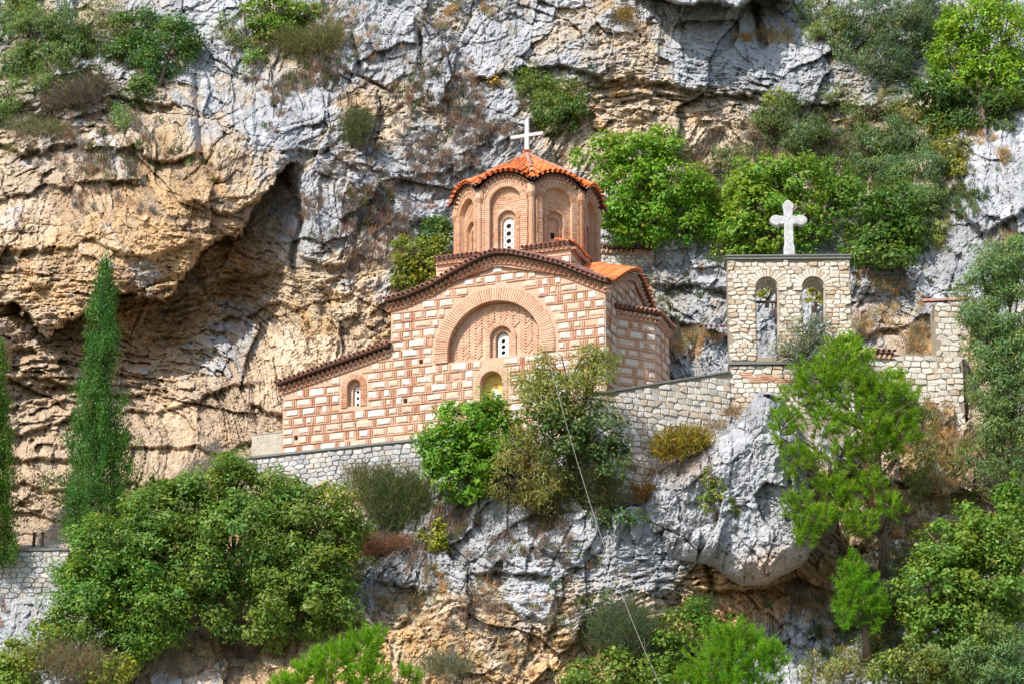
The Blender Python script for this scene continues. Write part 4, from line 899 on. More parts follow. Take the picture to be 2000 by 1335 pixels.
for i in range(5):
    tile_at(FS @ Matrix.Translation((-.35 + i * .27, .05, hS + .03 + i * .012)) @ Matrix.Rotation(radians(-90), 4, 'Z'), (random.uniform(-.03, .03), random.uniform(-.05, .05), 0), .06 + random.uniform(-.1, .1), .19, .34, M_OLDTILE, sw)
# walls further up: behind the dome on the right, and low wall at far left
FU, LU, dz = wall_frame((1150, 530), (1278, 530), 5.8, 5.9)
uw = thing('stone_wall', 'low cream rubble wall behind the right side of the dome, with broken tiles on top', 'wall', FU)
hU = (530 - 482) * k
mb = MB(); mb.box(0, LU, 0, .5, -1.2, hU - .02); mb.build('wall_core', M_JOINTP, FU, uw)
rubble(lambda x, z: True, 0, LU, -.9, hU - .03, FU, uw, M_RUBBLE, (.10, .17), (.12, .26), 37)
tc = bpy.data.objects.new('tile_coping', None); COL.objects.link(tc); place(tc, FU @ Matrix.Translation((0, 0, hU)), uw)
eave(FU, tc, .35, LU - .1, lambda x: hU, lambda x: 1, .25, M_OLDTILE, over=.1, sp=.16, L=.35, rows=0)
FL, LL, dz = wall_frame((-60, 1078), (135, 1062), .1, -.1)
lw = thing('retaining_wall', 'weathered rubble wall at the far left under the two iron posts', 'wall', FL)
mb = MB(); mb.box(0, LL, 0, 1.0, -3.2, 0); mb.build('wall_core', M_JOINT, FL, lw)
mb = MB(); mb.box(-.2, LL, -.06, 1.1, .003, .06); mb.build('coping', M_SLAB, FL, lw)
rubble(lambda x, z: x < LL, 0, LL, -2.9, -.01, FL, lw, M_GREYRUB, (.10, .2), (.14, .36), 38)
for px, lb in ((66, 'dark iron post on the far left wall, nearer the picture edge'), (82, 'dark iron post on the far left wall, nearer the big oak')):
    P = Vector(WY(px, 1066, .2)); po = thing('iron_post', lb, 'post', P, 'iron posts on the far left wall')
    q = MB(); q.tube([(0, 0, 0), (0, 0, .38)], .045, 8); q.build('shaft', M_IRON, Matrix.Translation(P), po); q = MB(); q.tube([(0, 0, .385), (0, 0, .41)], .06, 8); q.build('cap', M_IRON, Matrix.Translation(P), po)
# tiles lying on the rock right of the apse
tr = thing('tile_row', 'short row of broken red tiles set in the rock between apse and bell gable', 'roof tiles', WY(1390, 636, 4.2))
Ft, Lt, dz = wall_frame((1368, 640), (1424, 640), 4.0, 4.0)
for i in range(6): tile_at(Ft, (i * .16, -.1, .0), .25, .13, .4, M_OLDTILE, tr)
# cables
def cable(name, label, pts, sag, r=.0055):
    A, B = Vector(pts[0]), Vector(pts[1]); ps = [A.lerp(B, t) + Vector((0, 0, -sag * 4 * t * (1 - t))) for t in np.linspace(0, 1, 24)]
    q = MB(); q.tube([p - A for p in ps], r, 5); o = q.build(name, M_CABLE, Matrix.Translation(A)); tag(o, label, 'cable')
cable('cable', 'thin white cable slanting down from the church front to the bottom edge', (WY(1072, 702, -3.6), WY(1320, 1395, -9)), .9)
cable('cable', 'thin pale wire strung from the side roof of the church to the bell gable', (WY(1168, 518, .8), WY(1424, 540, -.2)), .18)
print('walls', time.time() - T0)

# ------------------------------------------------------------------ boulders
def boulder(name, label, outline, Yc, bulge, margin, seed, grey=1.0, step=3.0, lean=None):
    P = np.array(outline, float); x0, y0 = P.min(0) - 6; x1, y1 = P.max(0) + 6
    gx = np.arange(x0, x1, step); gy = np.arange(y0, y1, step); QX, QY = np.meshgrid(gx, gy)
    inside = np.zeros(QX.shape, bool); dist = np.full(QX.shape, 1e9); n = len(P); wob = fbm(QX * S * 1.5, QY * S * 1.5, seed, 3) * 8
    for i in range(n):
        a = P[i]; b = P[(i + 1) % n]
        c = ((a[1] > QY) != (b[1] > QY)) & (QX < (b[0] - a[0]) * (QY - a[1]) / (b[1] - a[1] + 1e-9) + a[0]); inside ^= c
        e = b - a; t = np.clip(((QX - a[0]) * e[0] + (QY - a[1]) * e[1]) / (e @ e), 0, 1); dist = np.minimum(dist, np.hypot(QX - a[0] - t * e[0], QY - a[1] - t * e[1]))
    d = np.where(inside, dist, -dist) + wob
    h, crack, ids = rock_detail(QX * 1.15, QY, QX * 0, QX * 0 + grey, seed)
    g = np.full(QX.shape, grey)
    prof = np.clip(d / margin, 0, 1) ** .55
    Yv = Yc - bulge * prof - (h * 1.05 - crack * .9) * np.clip(d / 7, .25, 1)
    if lean: Yv = Yv + lean[0] * (QY - QY.mean()) / 100 + lean[1] * (QX - QX.mean()) / 100
    col = rock_colour(QX, QY, h, crack, ids, g, g * 0, g * 0)
    keep = d > -step
    dr = FW + ((QX - 1000) * S / D)[..., None] * RT + ((667.5 - QY) * S / D)[..., None] * UP
    W = CAM + dr * ((Yv - CAM[1]) / dr[..., 1])[..., None]
    nr_, nc_ = QX.shape; id_ = np.arange(nr_ * nc_).reshape(nr_, nc_); q = [id_[1:, :-1], id_[1:, 1:], id_[:-1, 1:], id_[:-1, :-1]]
    kk = keep.ravel(); ok = np.all([kk[a] for a in q], axis=0); Fq = np.stack([a[ok] for a in q], 1)
    # skirt back into the cliff
    E = {}
    for f in Fq:
        for a, b in ((f[0], f[1]), (f[1], f[2]), (f[2], f[3]), (f[3], f[0])):
            if (b, a) in E: del E[(b, a)]
            else: E[(a, b)] = 1
    V = W.reshape(-1, 3); used = sorted({v for e in E for v in e}); cen = V[Fq.ravel()].mean(0); rs_ = np.random.default_rng(seed); rings = [V[used]]
    colr = col.reshape(-1, 3)[used]; nseg = 7; uu = np.array(used)
    for t in range(1, nseg + 1):
        f = t / nseg; back = V[used] + np.array([0, 2.2 * f, 0]); back = back + (cen - back) * np.array([.22, 0, .22]) * f
        w_ = fbm(V[used][:, 0] * 2.5 + 3 * f, V[used][:, 2] * 2.5 - 5 * f, seed + 9, 3) * .22 * sin(pi * min(f, .9)); back = back + (back - cen) * np.array([1, 0, 1]) * w_[:, None] * .35 + np.array([0, 1, 0]) * w_[:, None] * .5
        rings.append(back)
    m_ = {v: i for i, v in enumerate(used)}; nu = len(used); V2 = np.vstack([V] + rings[1:]); C2 = np.vstack([col.reshape(-1, 3)] + [colr * (1 - .25 * (t % 2))for t in range(nseg)])
    def vid(t, v): return v if t == 0 else len(V) + (t - 1) * nu + m_[v]
    sk = np.array([(vid(t, b_), vid(t, a_), vid(t + 1, a_), vid(t + 1, b_)) for a_, b_ in E for t in range(nseg)])
    Fa = np.vstack([Fq, sk]); u, inv = np.unique(Fa.ravel(), return_inverse=True)
    base = Vector((cen[0], cen[1], V2[u][:, 2].min())); me = np_mesh(name, V2[u] - np.array(base), inv.reshape(-1, 4), M_ROCK, C2[u])
    return tag(meshobj(name, me, Matrix.Translation(base)), label, 'boulder')
boulder('boulder', 'huge smooth grey limestone boulder below the bell gable, left of the pine', [(1478, 768), (1505, 765), (1530, 780), (1560, 850), (1575, 930), (1590, 1000), (1600, 1060), (1570, 1095), (1535, 1120), (1500, 1138), (1450, 1142), (1410, 1125), (1380, 1100), (1345, 1095), (1300, 1085), (1262, 1040), (1250, 990), (1256, 950), (1298, 905), (1340, 885), (1400, 850), (1440, 820)], -1.3, 1.2, 45, 501, 1.0, 2.4, (-.12, 0))
boulder('boulder', 'small knobbly white rock in the dry grass right of the pine trunk', [(1835, 975), (1860, 955), (1885, 975), (1890, 1010), (1865, 1035), (1840, 1020)], .3, .7, 22, 521, 1.0, 2.6)
boulder('boulder', 'grey rock half hidden under the round bush below the church', [(838, 935), (870, 925), (905, 945), (925, 985), (905, 1010), (865, 1000), (845, 975)], .6, .9, 25, 531, 1.0, 2.6)
print('boulders', time.time() - T0)

# ------------------------------------------------------------------ vegetation
def unit(v): return v / (np.linalg.norm(v, axis=1, keepdims=True) + 1e-9)
def quads(P, ax, nrm, L, W_):
    """rhombic leaves: centre P, long axis ax, normal nrm"""
    ax = unit(ax); sd_ = unit(np.cross(nrm, ax)); L = L[:, None]; W_ = W_[:, None]
    a = P - ax * L * .5; b = P + sd_ * W_ * .5 - ax * L * .05; c = P + ax * L * .5; d = P - sd_ * W_ * .5 - ax * L * .05
    V = np.stack([a, b, c, d], 1).reshape(-1, 3); return V, np.arange(len(V)).reshape(-1, 4)
def clumps(blobs, rs, r):
    """small foliage clumps spread over and through the crown's ellipsoids: centre, outward direction, radius"""
    out = []
    for (c, rad) in blobs:
        area = 4 * pi * ((rad[0] * rad[2]) ** 1.6 / 3 * 3) ** (1 / 1.6); n = max(4, int(area / (rs * rs * (1.5 if rs < .38 else 1.9))))
        d = unit(r.normal(size=(n, 3))); d = d[(d[:, 1] < .45) | (r.random(n) < .35)]
        k = r.uniform(.45, 1.0, len(d)) ** .5; wob = 1 + .18 * np.sin(d[:, 0] * 5 + c[0] * 3) * np.cos(d[:, 2] * 4 + c[2] * 2) + r.normal(0, .15, len(d))
        p = c + d * rad * (k * wob)[:, None]; out.append((p, d, rs * r.uniform(.55, 1.25, len(d))))
    return np.vstack([a for a, b, c in out]), np.vstack([b for a, b, c in out]), np.concatenate([c for a, b, c in out])
def hsvj(base, n, r, v=.25, warm=.15, yellow=None, yp=0.):
    c = np.tile(np.array(base, float), (n, 1)); c *= (1 + r.uniform(-v, v, n))[:, None]; w = r.uniform(-warm, warm, n)
    c[:, 0] *= 1 + w * 1.2; c[:, 2] *= 1 - w
    if yellow is not None: m = r.random(n) < yp; c[m] = np.array(yellow) * r.uniform(.7, 1.2, (m.sum(), 1))
    return c
KINDS = {  # leaf length, width, clump radius, cover, base colour, yellow leaf share, uprightness
 'broad':  dict(L=.13, W=.085, rs=.34, cov=2.1, col=(.115, .215, .024), yp=.04, up=.2),
 'bright': dict(L=.125, W=.082, rs=.32, cov=2.0, col=(.17, .29, .022), yp=.06, up=.2),
 'oak':    dict(L=.12, W=.065, rs=.43, cov=2.3, col=(.115, .195, .032), yp=.05, up=.1),
 'dark':   dict(L=.12, W=.07, rs=.36, cov=2.0, col=(.07, .13, .026), yp=.03, up=.1),
 'yellow': dict(L=.12, W=.07, rs=.26, cov=1.5, col=(.21, .25, .03), yp=.2, up=.2),
 'olive':  dict(L=.13, W=.032, rs=.36, cov=1.5, col=(.13, .205, .068), yp=.03, up=.4),
 'airy':   dict(L=.11, W=.032, rs=.34, cov=.9, col=(.15, .19, .035), yp=.2, up=.5),
 'grey':   dict(L=.14, W=.028, rs=.34, cov=1.1, col=(.12, .15, .10), yp=.03, up=.5),
 'dry':    dict(L=.16, W=.02, rs=.28, cov=.9, col=(.24, .16, .10), yp=.15, up=.4)}
def branches(base, blobs, r, thick=.09, sub=8, wig=.12):
    mb = MB(); base = np.array(base, float); cen = np.mean([c for c, _ in blobs], 0)
    fork = base + (cen - base) * .35 + r.normal(0, .08, 3)
    mb.tube([base - np.array([0, 0, .25]), base * .5 + fork * .5 + r.normal(0, wig * .4, 3), fork], [thick * 1.3, thick, thick * .85], 7)
    for c, rad in blobs:
        m = (fork + c) / 2 + r.normal(0, wig, 3); mb.tube([fork, m, c], [thick * .75, thick * .5, thick * .22], 6)
        for _ in range(sub):
            e = c + unit(r.normal(size=(1, 3)))[0] * rad * r.uniform(.8, 1.12); mb.tube([m * .5 + c * .5, (c + e) / 2 + r.normal(0, wig * .5, 3), e], [thick * .3, thick * .2, thick * .08], 4)
    return mb
def px_blobs(lst, Y=None, dy=None, gs=1.16):
    out = []
    for b in lst:
        px, py, rx, ry = b[:4]; yy = cliffY(px, py) if Y is None else Y; rx *= gs; ry *= gs; rad = np.array([rx * S, .5 * (rx + ry) * S * .8, ry * S / cos(PITCH)])
        if len(b) > 4: yy += b[4]
        out.append((WY(px, py, yy - rad[1] * (.55 if dy is None else dy)), rad))
    return out
VID = [0]
def plant(name, kind, label, blobs, cat='bush', Y=None, group=None, base=None, scale=1., col=None, cover=1., trunk=True, dy=None, thick=None):
    VID[0] += 1; r = np.random.default_rng(1000 + VID[0]); K = KINDS[kind]; B = px_blobs(blobs, Y, dy)
    if base is None:
        lo = min(B, key=lambda b: b[0][2] - b[1][2]); bp = np.mean([b[0] for b in B], 0); bp[2] = lo[0][2] - lo[1][2] * .9; bp[1] = max(b[0][1] for b in B) + .3
    else: bp = WY(base[0], base[1], cliffY(*base) + .05)
    root = thing(name, label, cat, Vector(bp), group)
    P, Dn, R = clumps(B, K['rs'] * scale, r); L, W_ = K['L'], K['W']
    per = K['cov'] * cover * 3.1 * (R ** 2) / (.5 * L * W_) * .42; n = np.maximum(6, per.astype(int)); ci = np.repeat(np.arange(len(P)), n); N = len(ci)
    u = unit(r.normal(size=(N, 3))); rad = R[ci] * r.uniform(.25, 1, N) ** .6; off = u * rad[:, None]; off[:, 2] *= .72
    Q = P[ci] + off
    nrm = unit(u * .5 + Dn[ci] * .5 + np.array([0, -.1, .55]) + r.normal(0, .45, (N, 3)))
    ax = np.cross(nrm, r.normal(size=(N, 3))) * (1 - K['up']) + np.array([0, 0, 1.]) * K['up'] * 1.2 + r.normal(0, .15, (N, 3)); ax = ax - nrm * (ax * nrm).sum(1, keepdims=True) * (1 - K['up'])
    ls = r.uniform(.7, 1.3, len(P))[ci]; V, Fq = quads(Q, ax, nrm, L * ls * r.uniform(.6, 1.3, N), W_ * ls * r.uniform(.7, 1.3, N))
    cc = hsvj((1, 1, 1), len(P), r, .16, .16); c = hsvj(tuple(v * 1.28 for v in (col or K['col'])), N, r, .3, .13, (.36, .36, .05), K['yp'] * .6) * cc[ci]
    V = V - bp; me = np_mesh('foliage', V, Fq, M_LEAF if kind != 'dry' else M_DRY, np.repeat(c, 4, 0)); me.transform(Matrix.Identity(4))
    o = meshobj('foliage', me, Matrix.Translation(Vector(bp)), root)
    if trunk:
        mb = branches(bp, B, r, thick or (.05 + .03 * math.sqrt(sum(b[1][0] * b[1][2] for b in B)))); mb.build('trunk', M_BARK, None, root, smooth=True)
    return root
def wisp(name, label, tufts, col, Ln, W_=.011, dens=1., cat='bush', droop=0., group=None, mat=None, spread=.5, Y=None):
    """broom-like plant: many thin stems fanning out of each foot (px, py, radius px, height px)"""
    VID[0] += 1; r = np.random.default_rng(3000 + VID[0]); Vs = []; Cs = []; base = None
    for (px, py, rx, hh) in tufts:
        yy = (cliffY(px, py) if Y is None else Y) - .12; f = WY(px, py, yy); base = f if base is None else base; H = hh * k; n = int(dens * 1250 * rx * S * H) + 60
        u = unit(r.normal(size=(n, 3))); q = u * (r.random(n) ** .4)[:, None]; lob = 1 + .45 * np.sin(u[:, 0] * 7 + px) * np.cos(u[:, 2] * 6 + py) + r.normal(0, .12, n)
        foot = f + np.stack([q[:, 0] * rx * S * 1.05 * lob, q[:, 1] * rx * S * .8 - .15, H * (.42 + .42 * q[:, 2] * lob)], 1)
        d = (foot - (f + np.array([0, .1, -.35 * H]))); d = unit(unit(d) * .8 + r.normal(0, .42, (n, 3))); l = Ln * r.uniform(.25, .75, n)
        mid = foot + d * (l * .5)[:, None]; tip = mid + unit(d + np.array([0, -.15, -droop - .35]) + r.normal(0, .35, (n, 3))) * (l * .5)[:, None]
        s = unit(np.cross(d, np.array([0, 1, .2]) + r.normal(0, .4, (n, 3)))) * (W_ * r.uniform(.6, 1.3, n))[:, None]
        v = np.stack([foot - s * .5, foot + s * .5, mid + s * .5, mid - s * .5, tip], 1)
        c = hsvj(col, n, r, .35, .3, (.22, .17, .09), .18); Vs.append(v.reshape(-1, 3)); Cs.append(np.repeat(c, 5, 0))
    V = np.vstack(Vs) - base; C = np.vstack(Cs); m = len(V) // 5; b = np.arange(m) * 5
    F1 = np.stack([b, b + 1, b + 2, b + 3], 1); F2 = np.stack([b + 3, b + 2, b + 4, b + 4], 1)
    F3 = np.vstack([np.stack([b, b + 1, b + 2], 1), np.stack([b, b + 2, b + 3], 1), np.stack([b + 3, b + 2, b + 4], 1)])
    root = thing(name, label, cat, Vector(base), group) if label else None
    o = meshobj('stems', np_mesh('stems', V, F3, mat or M_LEAF, C), Matrix.Translation(Vector(base)), root)
    if root is None: o.name = name
    return root or o
def pine(name, label, blobs, trunk_pts=None, col=(.20, .35, .018), dens=1., Y=None, cat='pine tree', limbs=True, nl=.17):
    VID[0] += 1; r = np.random.default_rng(5000 + VID[0]); B = px_blobs(blobs, Y, gs=1.0); tp = [WY(*t) for t in trunk_pts] if trunk_pts else None
    base = tp[0] if tp else B[0][0] - np.array([0, -.3, B[0][1][2] + .3]); root = thing(name, label, cat, Vector(base)); Vs = []; Cs = []; tw = MB()
    for c, rad in B:
        n = int(dens * 52 * (rad[0] * rad[2] * 4)) + 12; d = unit(r.normal(size=(n, 3)) + np.array([0, -.25, .15])); q = c + d * rad * (r.uniform(.25, 1, n) ** .5)[:, None] * (1 + r.normal(0, .12, n))[:, None]
        shoot = unit(d * .8 + np.array([0, 0, .75]) + r.normal(0, .25, (n, 3)))
        cl = hsvj((1, 1, 1), n, r, .22, .12)
        m = 44; i = np.repeat(np.arange(n), m); N = len(i); t = r.uniform(-.14, .12, N)
        foot = q[i] + shoot[i] * t[:, None]; rd = unit(r.normal(size=(N, 3))); nd = unit(shoot[i] * .75 + rd * .75); L = nl * r.uniform(.7, 1.2, N)
        s = unit(np.cross(nd, r.normal(size=(N, 3)))) * .009
        v = np.stack([foot - s, foot + s, foot + nd * L[:, None]], 1); Vs.append(v.reshape(-1, 3)); Cs.append(np.repeat(hsvj(col, N, r, .25, .12) * cl[i], 3, 0))
        for j in r.choice(n, min(n, 7), replace=False): tw.tube([c, (c + q[j]) / 2 + r.normal(0, .05, 3), q[j]], [.022, .016, .008], 4)
    V = np.vstack(Vs) - base; me = np_mesh('needles', V, np.arange(len(V)).reshape(-1, 3), M_LEAF, np.vstack(Cs)); meshobj('needles', me, Matrix.Translation(Vector(base)), root)
    if tp:
        n = len(tp); tw.tube(tp, list(np.linspace(.13, .035, n)), 8)
        T = np.array(tp)
        for c, rad in B:
            j = np.argmin(np.abs(T[:, 2] - (c[2] - abs(c[0] - T[:, 0].mean()) * .55))); j = int(j); m = (T[j] + c) / 2 + np.array([0, 0, -.12]) + r.normal(0, .06, 3); tw.tube([T[j], m, c], [.05, .035, .018], 5)
            for _ in range(3):
                e = c + r.normal(0, .6, 3) * rad; tw.tube([m, (m + e) / 2 + r.normal(0, .08, 3), e], [.022, .016, .006], 4)
    else: tw.tube([base, np.mean([c for c, _ in B], 0)], [.08, .03], 6)
    tw.build('trunk', M_BARK, None, root, smooth=True); return root
def cypress(label, axis, Y, col):
    """narrow column of upright sprays; axis = (px, py, half width px) from foot to tip"""
    VID[0] += 1; r = np.random.default_rng(7000 + VID[0]); pts = np.array(axis, float); base = WY(pts[0][0], pts[0][1], Y); root = thing('cypress_tree', label, 'cypress', Vector(base))
    n = int(abs(pts[0][1] - pts[-1][1]) * pts[:, 2].mean() * .055 * 1.0); py = r.uniform(pts[-1][1], pts[0][1], n); o = np.argsort(pts[:, 1])
    hw = np.interp(py, pts[o, 1], pts[o, 2]); cx = np.interp(py, pts[o, 1], pts[o, 0]); keep = r.random(n) < hw / hw.max() + .15; py, hw, cx = py[keep], hw[keep], cx[keep]; n = len(py)
    a = r.uniform(0, 2 * pi, n); rad = hw * S * r.uniform(.2, 1.0, n) ** .5 * (.92 + .22 * np.sin(py * .09 + a * 2) + .18 * np.sin(py * .21 + a * 3 + 1) + r.normal(0, .17, n)); C = np.array([WY(x, y, Y) for x, y in zip(cx, py)]); q = C + np.stack([np.cos(a) * rad, np.sin(a) * rad, np.zeros(n)], 1)
    out = np.stack([np.cos(a), np.sin(a), np.zeros(n)], 1); m = 60; i = np.repeat(np.arange(n), m); N = len(i)
    u = r.normal(size=(N, 3)) * np.array([.075, .075, .19]); Q = q[i] + u; ax = unit(out[i] * .3 + np.array([0, 0, 1.0]) + r.normal(0, .35, (N, 3))); nr_ = unit(out[i] + r.normal(0, .5, (N, 3)) + np.array([0, 0, .3]))
    V, Fq = quads(Q, ax, nr_, .085 * r.uniform(.6, 1.3, N), .038 * r.uniform(.7, 1.3, N)); cl = hsvj((1, 1, 1), n, r, .38, .2, (2.2, .85, 1.3), .05)
    me = np_mesh('foliage', V - base, Fq, M_LEAF, np.repeat(hsvj(col, N, r, .3, .15) * cl[i], 4, 0)); meshobj('foliage', me, Matrix.Translation(Vector(base)), root)
    mb = MB(); mb.tube([WY(p[0], p[1], Y) for p in pts], list(np.linspace(.12, .02, len(pts))), 7); mb.build('trunk', M_BARK, None, root, smooth=True)

cypress('tall slim cypress standing in front of the hollowed cliff', [(190, 1050, 66), (192, 960, 74), (188, 860, 60), (188, 790, 46), (192, 730, 20), (196, 690, 34), (200, 620, 30), (205, 560, 18), (207, 515, 6)], -.6, (.065, .175, .024))
cypress('cypress cut off by the left edge of the picture', [(-10, 1090, 40), (-8, 980, 36), (-8, 880, 34), (-6, 780, 18), (-8, 720, 16), (-4, 670, 5)], -.4, (.085, .18, .018))
# big trees, lower left
plant('oak_tree', 'oak', 'largest dense oak crown, just below the left end of the church', [(430, 965, 75, 55), (520, 975, 70, 60), (370, 1010, 80, 60), (300, 1010, 55, 50), (460, 1050, 100, 70), (340, 1090, 90, 70), (400, 1150, 80, 70), (460, 930, 45, 35), (260, 1060, 80, 60)], 'tree', Y=-1.2, base=(450, 1260))
plant('oak_tree', 'oak', 'rounded oak right of the largest oak, under the grey retaining wall', [(600, 1020, 70, 60), (655, 1040, 45, 60), (560, 1090, 70, 60), (630, 1110, 65, 60), (580, 1180, 70, 60), (650, 1170, 45, 50), (530, 1210, 45, 45)], 'tree', Y=-1.5, base=(560, 1290), col=(.135, .205, .032))
plant('oak_tree', 'oak', 'lower oak at the left, below the slim cypress', [(190, 1075, 65, 50), (160, 1120, 45, 45), (230, 1140, 80, 60), (190, 1200, 75, 60), (280, 1200, 70, 60), (240, 1260, 60, 40), (120, 1230, 40, 35)], 'tree', Y=-1.9, base=(250, 1300), col=(.115, .21, .03))
plant('shrub', 'bright', 'leafy yellow-green shrub in the bottom left corner', [(40, 1290, 50, 35), (100, 1260, 40, 30), (20, 1320, 40, 30)], Y=-2.4, col=(.16, .22, .025))
wisp('dry_shrub', 'straw-coloured wispy shrub at the bottom, left of the dark oak hollow', [(110, 1340, 60, 90), (170, 1345, 50, 80)], (.24, .19, .11), .8, cat='shrub', Y=-2.7)
plant('shrub', 'yellow', 'small yellow-green shrub at the bottom under the oaks', [(200, 1315, 35, 25), (240, 1300, 25, 25)], Y=-2.6)
pine('young_pine', 'bright young pine at the bottom, under the rounded oak', [(600, 1320, 45, 30), (650, 1300, 45, 40), (700, 1270, 45, 40), (735, 1250, 20, 30), (720, 1320, 45, 30), (560, 1335, 30, 20), (800, 1320, 20, 18)], col=(.20, .40, .018), Y=-3.8, cat='pine')
# below the church
plant('bush', 'bright', 'round glossy green bush against the church front, below the mural', [(915, 830, 60, 45), (880, 870, 50, 45), (950, 870, 60, 50), (910, 920, 60, 45), (975, 850, 35, 40), (870, 910, 30, 30), (960, 800, 30, 22)], base=(920, 980), Y=-1.0, col=(.115, .245, .018))
plant('shrub', 'airy', 'thin yellowish shrub in front of the right end of the church front', [(1050, 740, 45, 30), (1110, 720, 60, 35), (1160, 740, 45, 45), (1090, 780, 70, 35), (1170, 700, 25, 25)], Y=-2.6, base=(1120, 900), cat='shrub', cover=.75, col=(.17, .20, .035))
plant('bush', 'dark', 'dark shrub below the thin yellowish one, where the cable passes', [(1100, 830, 55, 45), (1160, 840, 50, 50), (1190, 890, 40, 35), (1110, 880, 50, 35), (1080, 800, 40, 30)], Y=-2.4, base=(1130, 950), col=(.08, .125, .03), cover=.5)
plant('shrub', 'airy', 'loose tawny shrub between the round bush and the dark one', [(1030, 880, 50, 40), (1010, 930, 50, 35), (1070, 940, 40, 35)], Y=-1.9, col=(.20, .18, .05), cat='shrub')
plant('shrub', 'airy', 'dull green shrub hanging over the rock below the dark shrub', [(1090, 1000, 45, 25), (1150, 950, 40, 30), (1200, 960, 35, 25), (1050, 985, 30, 20)], col=(.13, .15, .05), cat='shrub')
wisp('broom', 'tall dark green broom below the grey retaining wall', [(760, 1060, 45, 150), (790, 1055, 50, 160), (820, 1040, 40, 130), (740, 1020, 40, 120)], (.085, .125, .04), .8, dens=.95, cat='broom', Y=.2)
wisp('broom', 'thin broom left of the tall dark one, against the retaining wall', [(715, 1000, 40, 80), (700, 960, 30, 60)], (.16, .16, .07), .7, dens=.7, cat='broom', Y=.6)
plant('shrub', 'yellow', 'small lime-green shrub on the rock right of the broom', [(820, 1055, 18, 15), (860, 1040, 18, 20), (860, 1065, 14, 16), (840, 1075, 12, 10)], cat='shrub')
wisp('dry_shrub', 'reddish dry shrub right of the rounded oak', [(710, 1085, 45, 45), (750, 1090, 50, 40), (780, 1080, 30, 35)], (.30, .15, .12), .45, dens=2, cat='shrub')
# on and round the boulder
wisp('spiky_plant', 'orange and green spiky tuft at the top left of the boulder', [(1330, 895, 45, 60), (1300, 905, 25, 45), (1360, 885, 25, 45)], (.32, .25, .035), .55, .03, 1.2, cat='plant', Y=-1.7)
wisp('spiky_plant', 'rusty low spiky tuft further down beside the boulder', [(1280, 960, 30, 45), (1260, 985, 25, 40)], (.36, .19, .06), .45, .024, 1.3, cat='plant')
plant('shrub', 'yellow', 'small fig shoots growing from the crack in the boulder', [(1385, 930, 15, 14), (1400, 960, 18, 14), (1380, 980, 14, 14), (1430, 990, 15, 12)], Y=-2.6, cat='shrub', col=(.15, .20, .03), cover=.8, scale=.6)
wisp('dry_shrub', 'grey-brown dry shrub at the foot of the cream retaining wall', [(1400, 850, 28, 30), (1430, 820, 22, 28)], (.26, .19, .15), .4, dens=.8, cat='shrub', Y=-1.3)
# pine on the right
pine('pine_tree', 'tall open pine right of the big boulder, its lower branches bare', [(1650, 700, 55, 40), (1600, 740, 60, 40), (1560, 770, 40, 25), (1660, 760, 70, 45), (1720, 770, 60, 50), (1770, 790, 35, 40), (1530, 830, 28, 35), (1600, 820, 55, 35), (1690, 830, 75, 45), (1760, 850, 45, 35), (1560, 900, 40, 30), (1640, 890, 40, 28), (1560, 985, 35, 30), (1600, 1010, 40, 30), (1650, 1000, 35, 30), (1570, 1045, 25, 25), (1640, 960, 35, 22), (1720, 880, 40, 22), (1700, 940, 35, 25), (1620, 940, 30, 20), (1680, 1020, 35, 25), (1740, 990, 25, 25)],
     [(1725, 1130, -1.0), (1722, 1040, -1.6), (1718, 940, -2.2), (1712, 850, -2.6), (1695, 760, -2.8), (1680, 690, -2.9)], dens=.72, Y=-2.9)
pine('young_pine', 'small bright pine under the tall pine', [(1665, 1130, 30, 30), (1690, 1160, 40, 40), (1660, 1190, 30, 35), (1710, 1200, 25, 30), (1660, 1095, 18, 16)], [(1695, 1290, -2.0), (1690, 1220, -2.4), (1685, 1150, -2.6)], col=(.17, .36, .018), Y=-2.6, cat='pine')
pine('young_pine', 'rounded bright pine at the bottom, right of centre', [(1440, 1250, 60, 35), (1400, 1300, 60, 40), (1470, 1300, 60, 45), (1510, 1280, 25, 30), (1430, 1340, 80, 25), (1350, 1330, 30, 25)], col=(.18, .37, .018), Y=-3.6, cat='pine')
plant('vine', 'bright', 'creeper climbing the wall corner right of the bell gable', [(1665, 680, 30, 18), (1680, 710, 25, 25), (1650, 665, 20, 12), (1745, 735, 12, 30), (1730, 765, 22, 18)], cat='creeper', Y=-.5, trunk=False, scale=.7)
plant('shrub', 'airy', 'yellow-green shrub right of the tall pine crown', [(1800, 830, 25, 40), (1810, 880, 25, 40), (1790, 940, 25, 30)], cat='shrub', cover=.7)
plant('shrub', 'grey', 'grey-green shrub growing in front of the right arch of the bell gable', [(1585, 640, 28, 28), (1560, 675, 35, 25), (1600, 670, 25, 25), (1530, 690, 30, 15)], Y=-.7, cat='shrub', cover=.7)
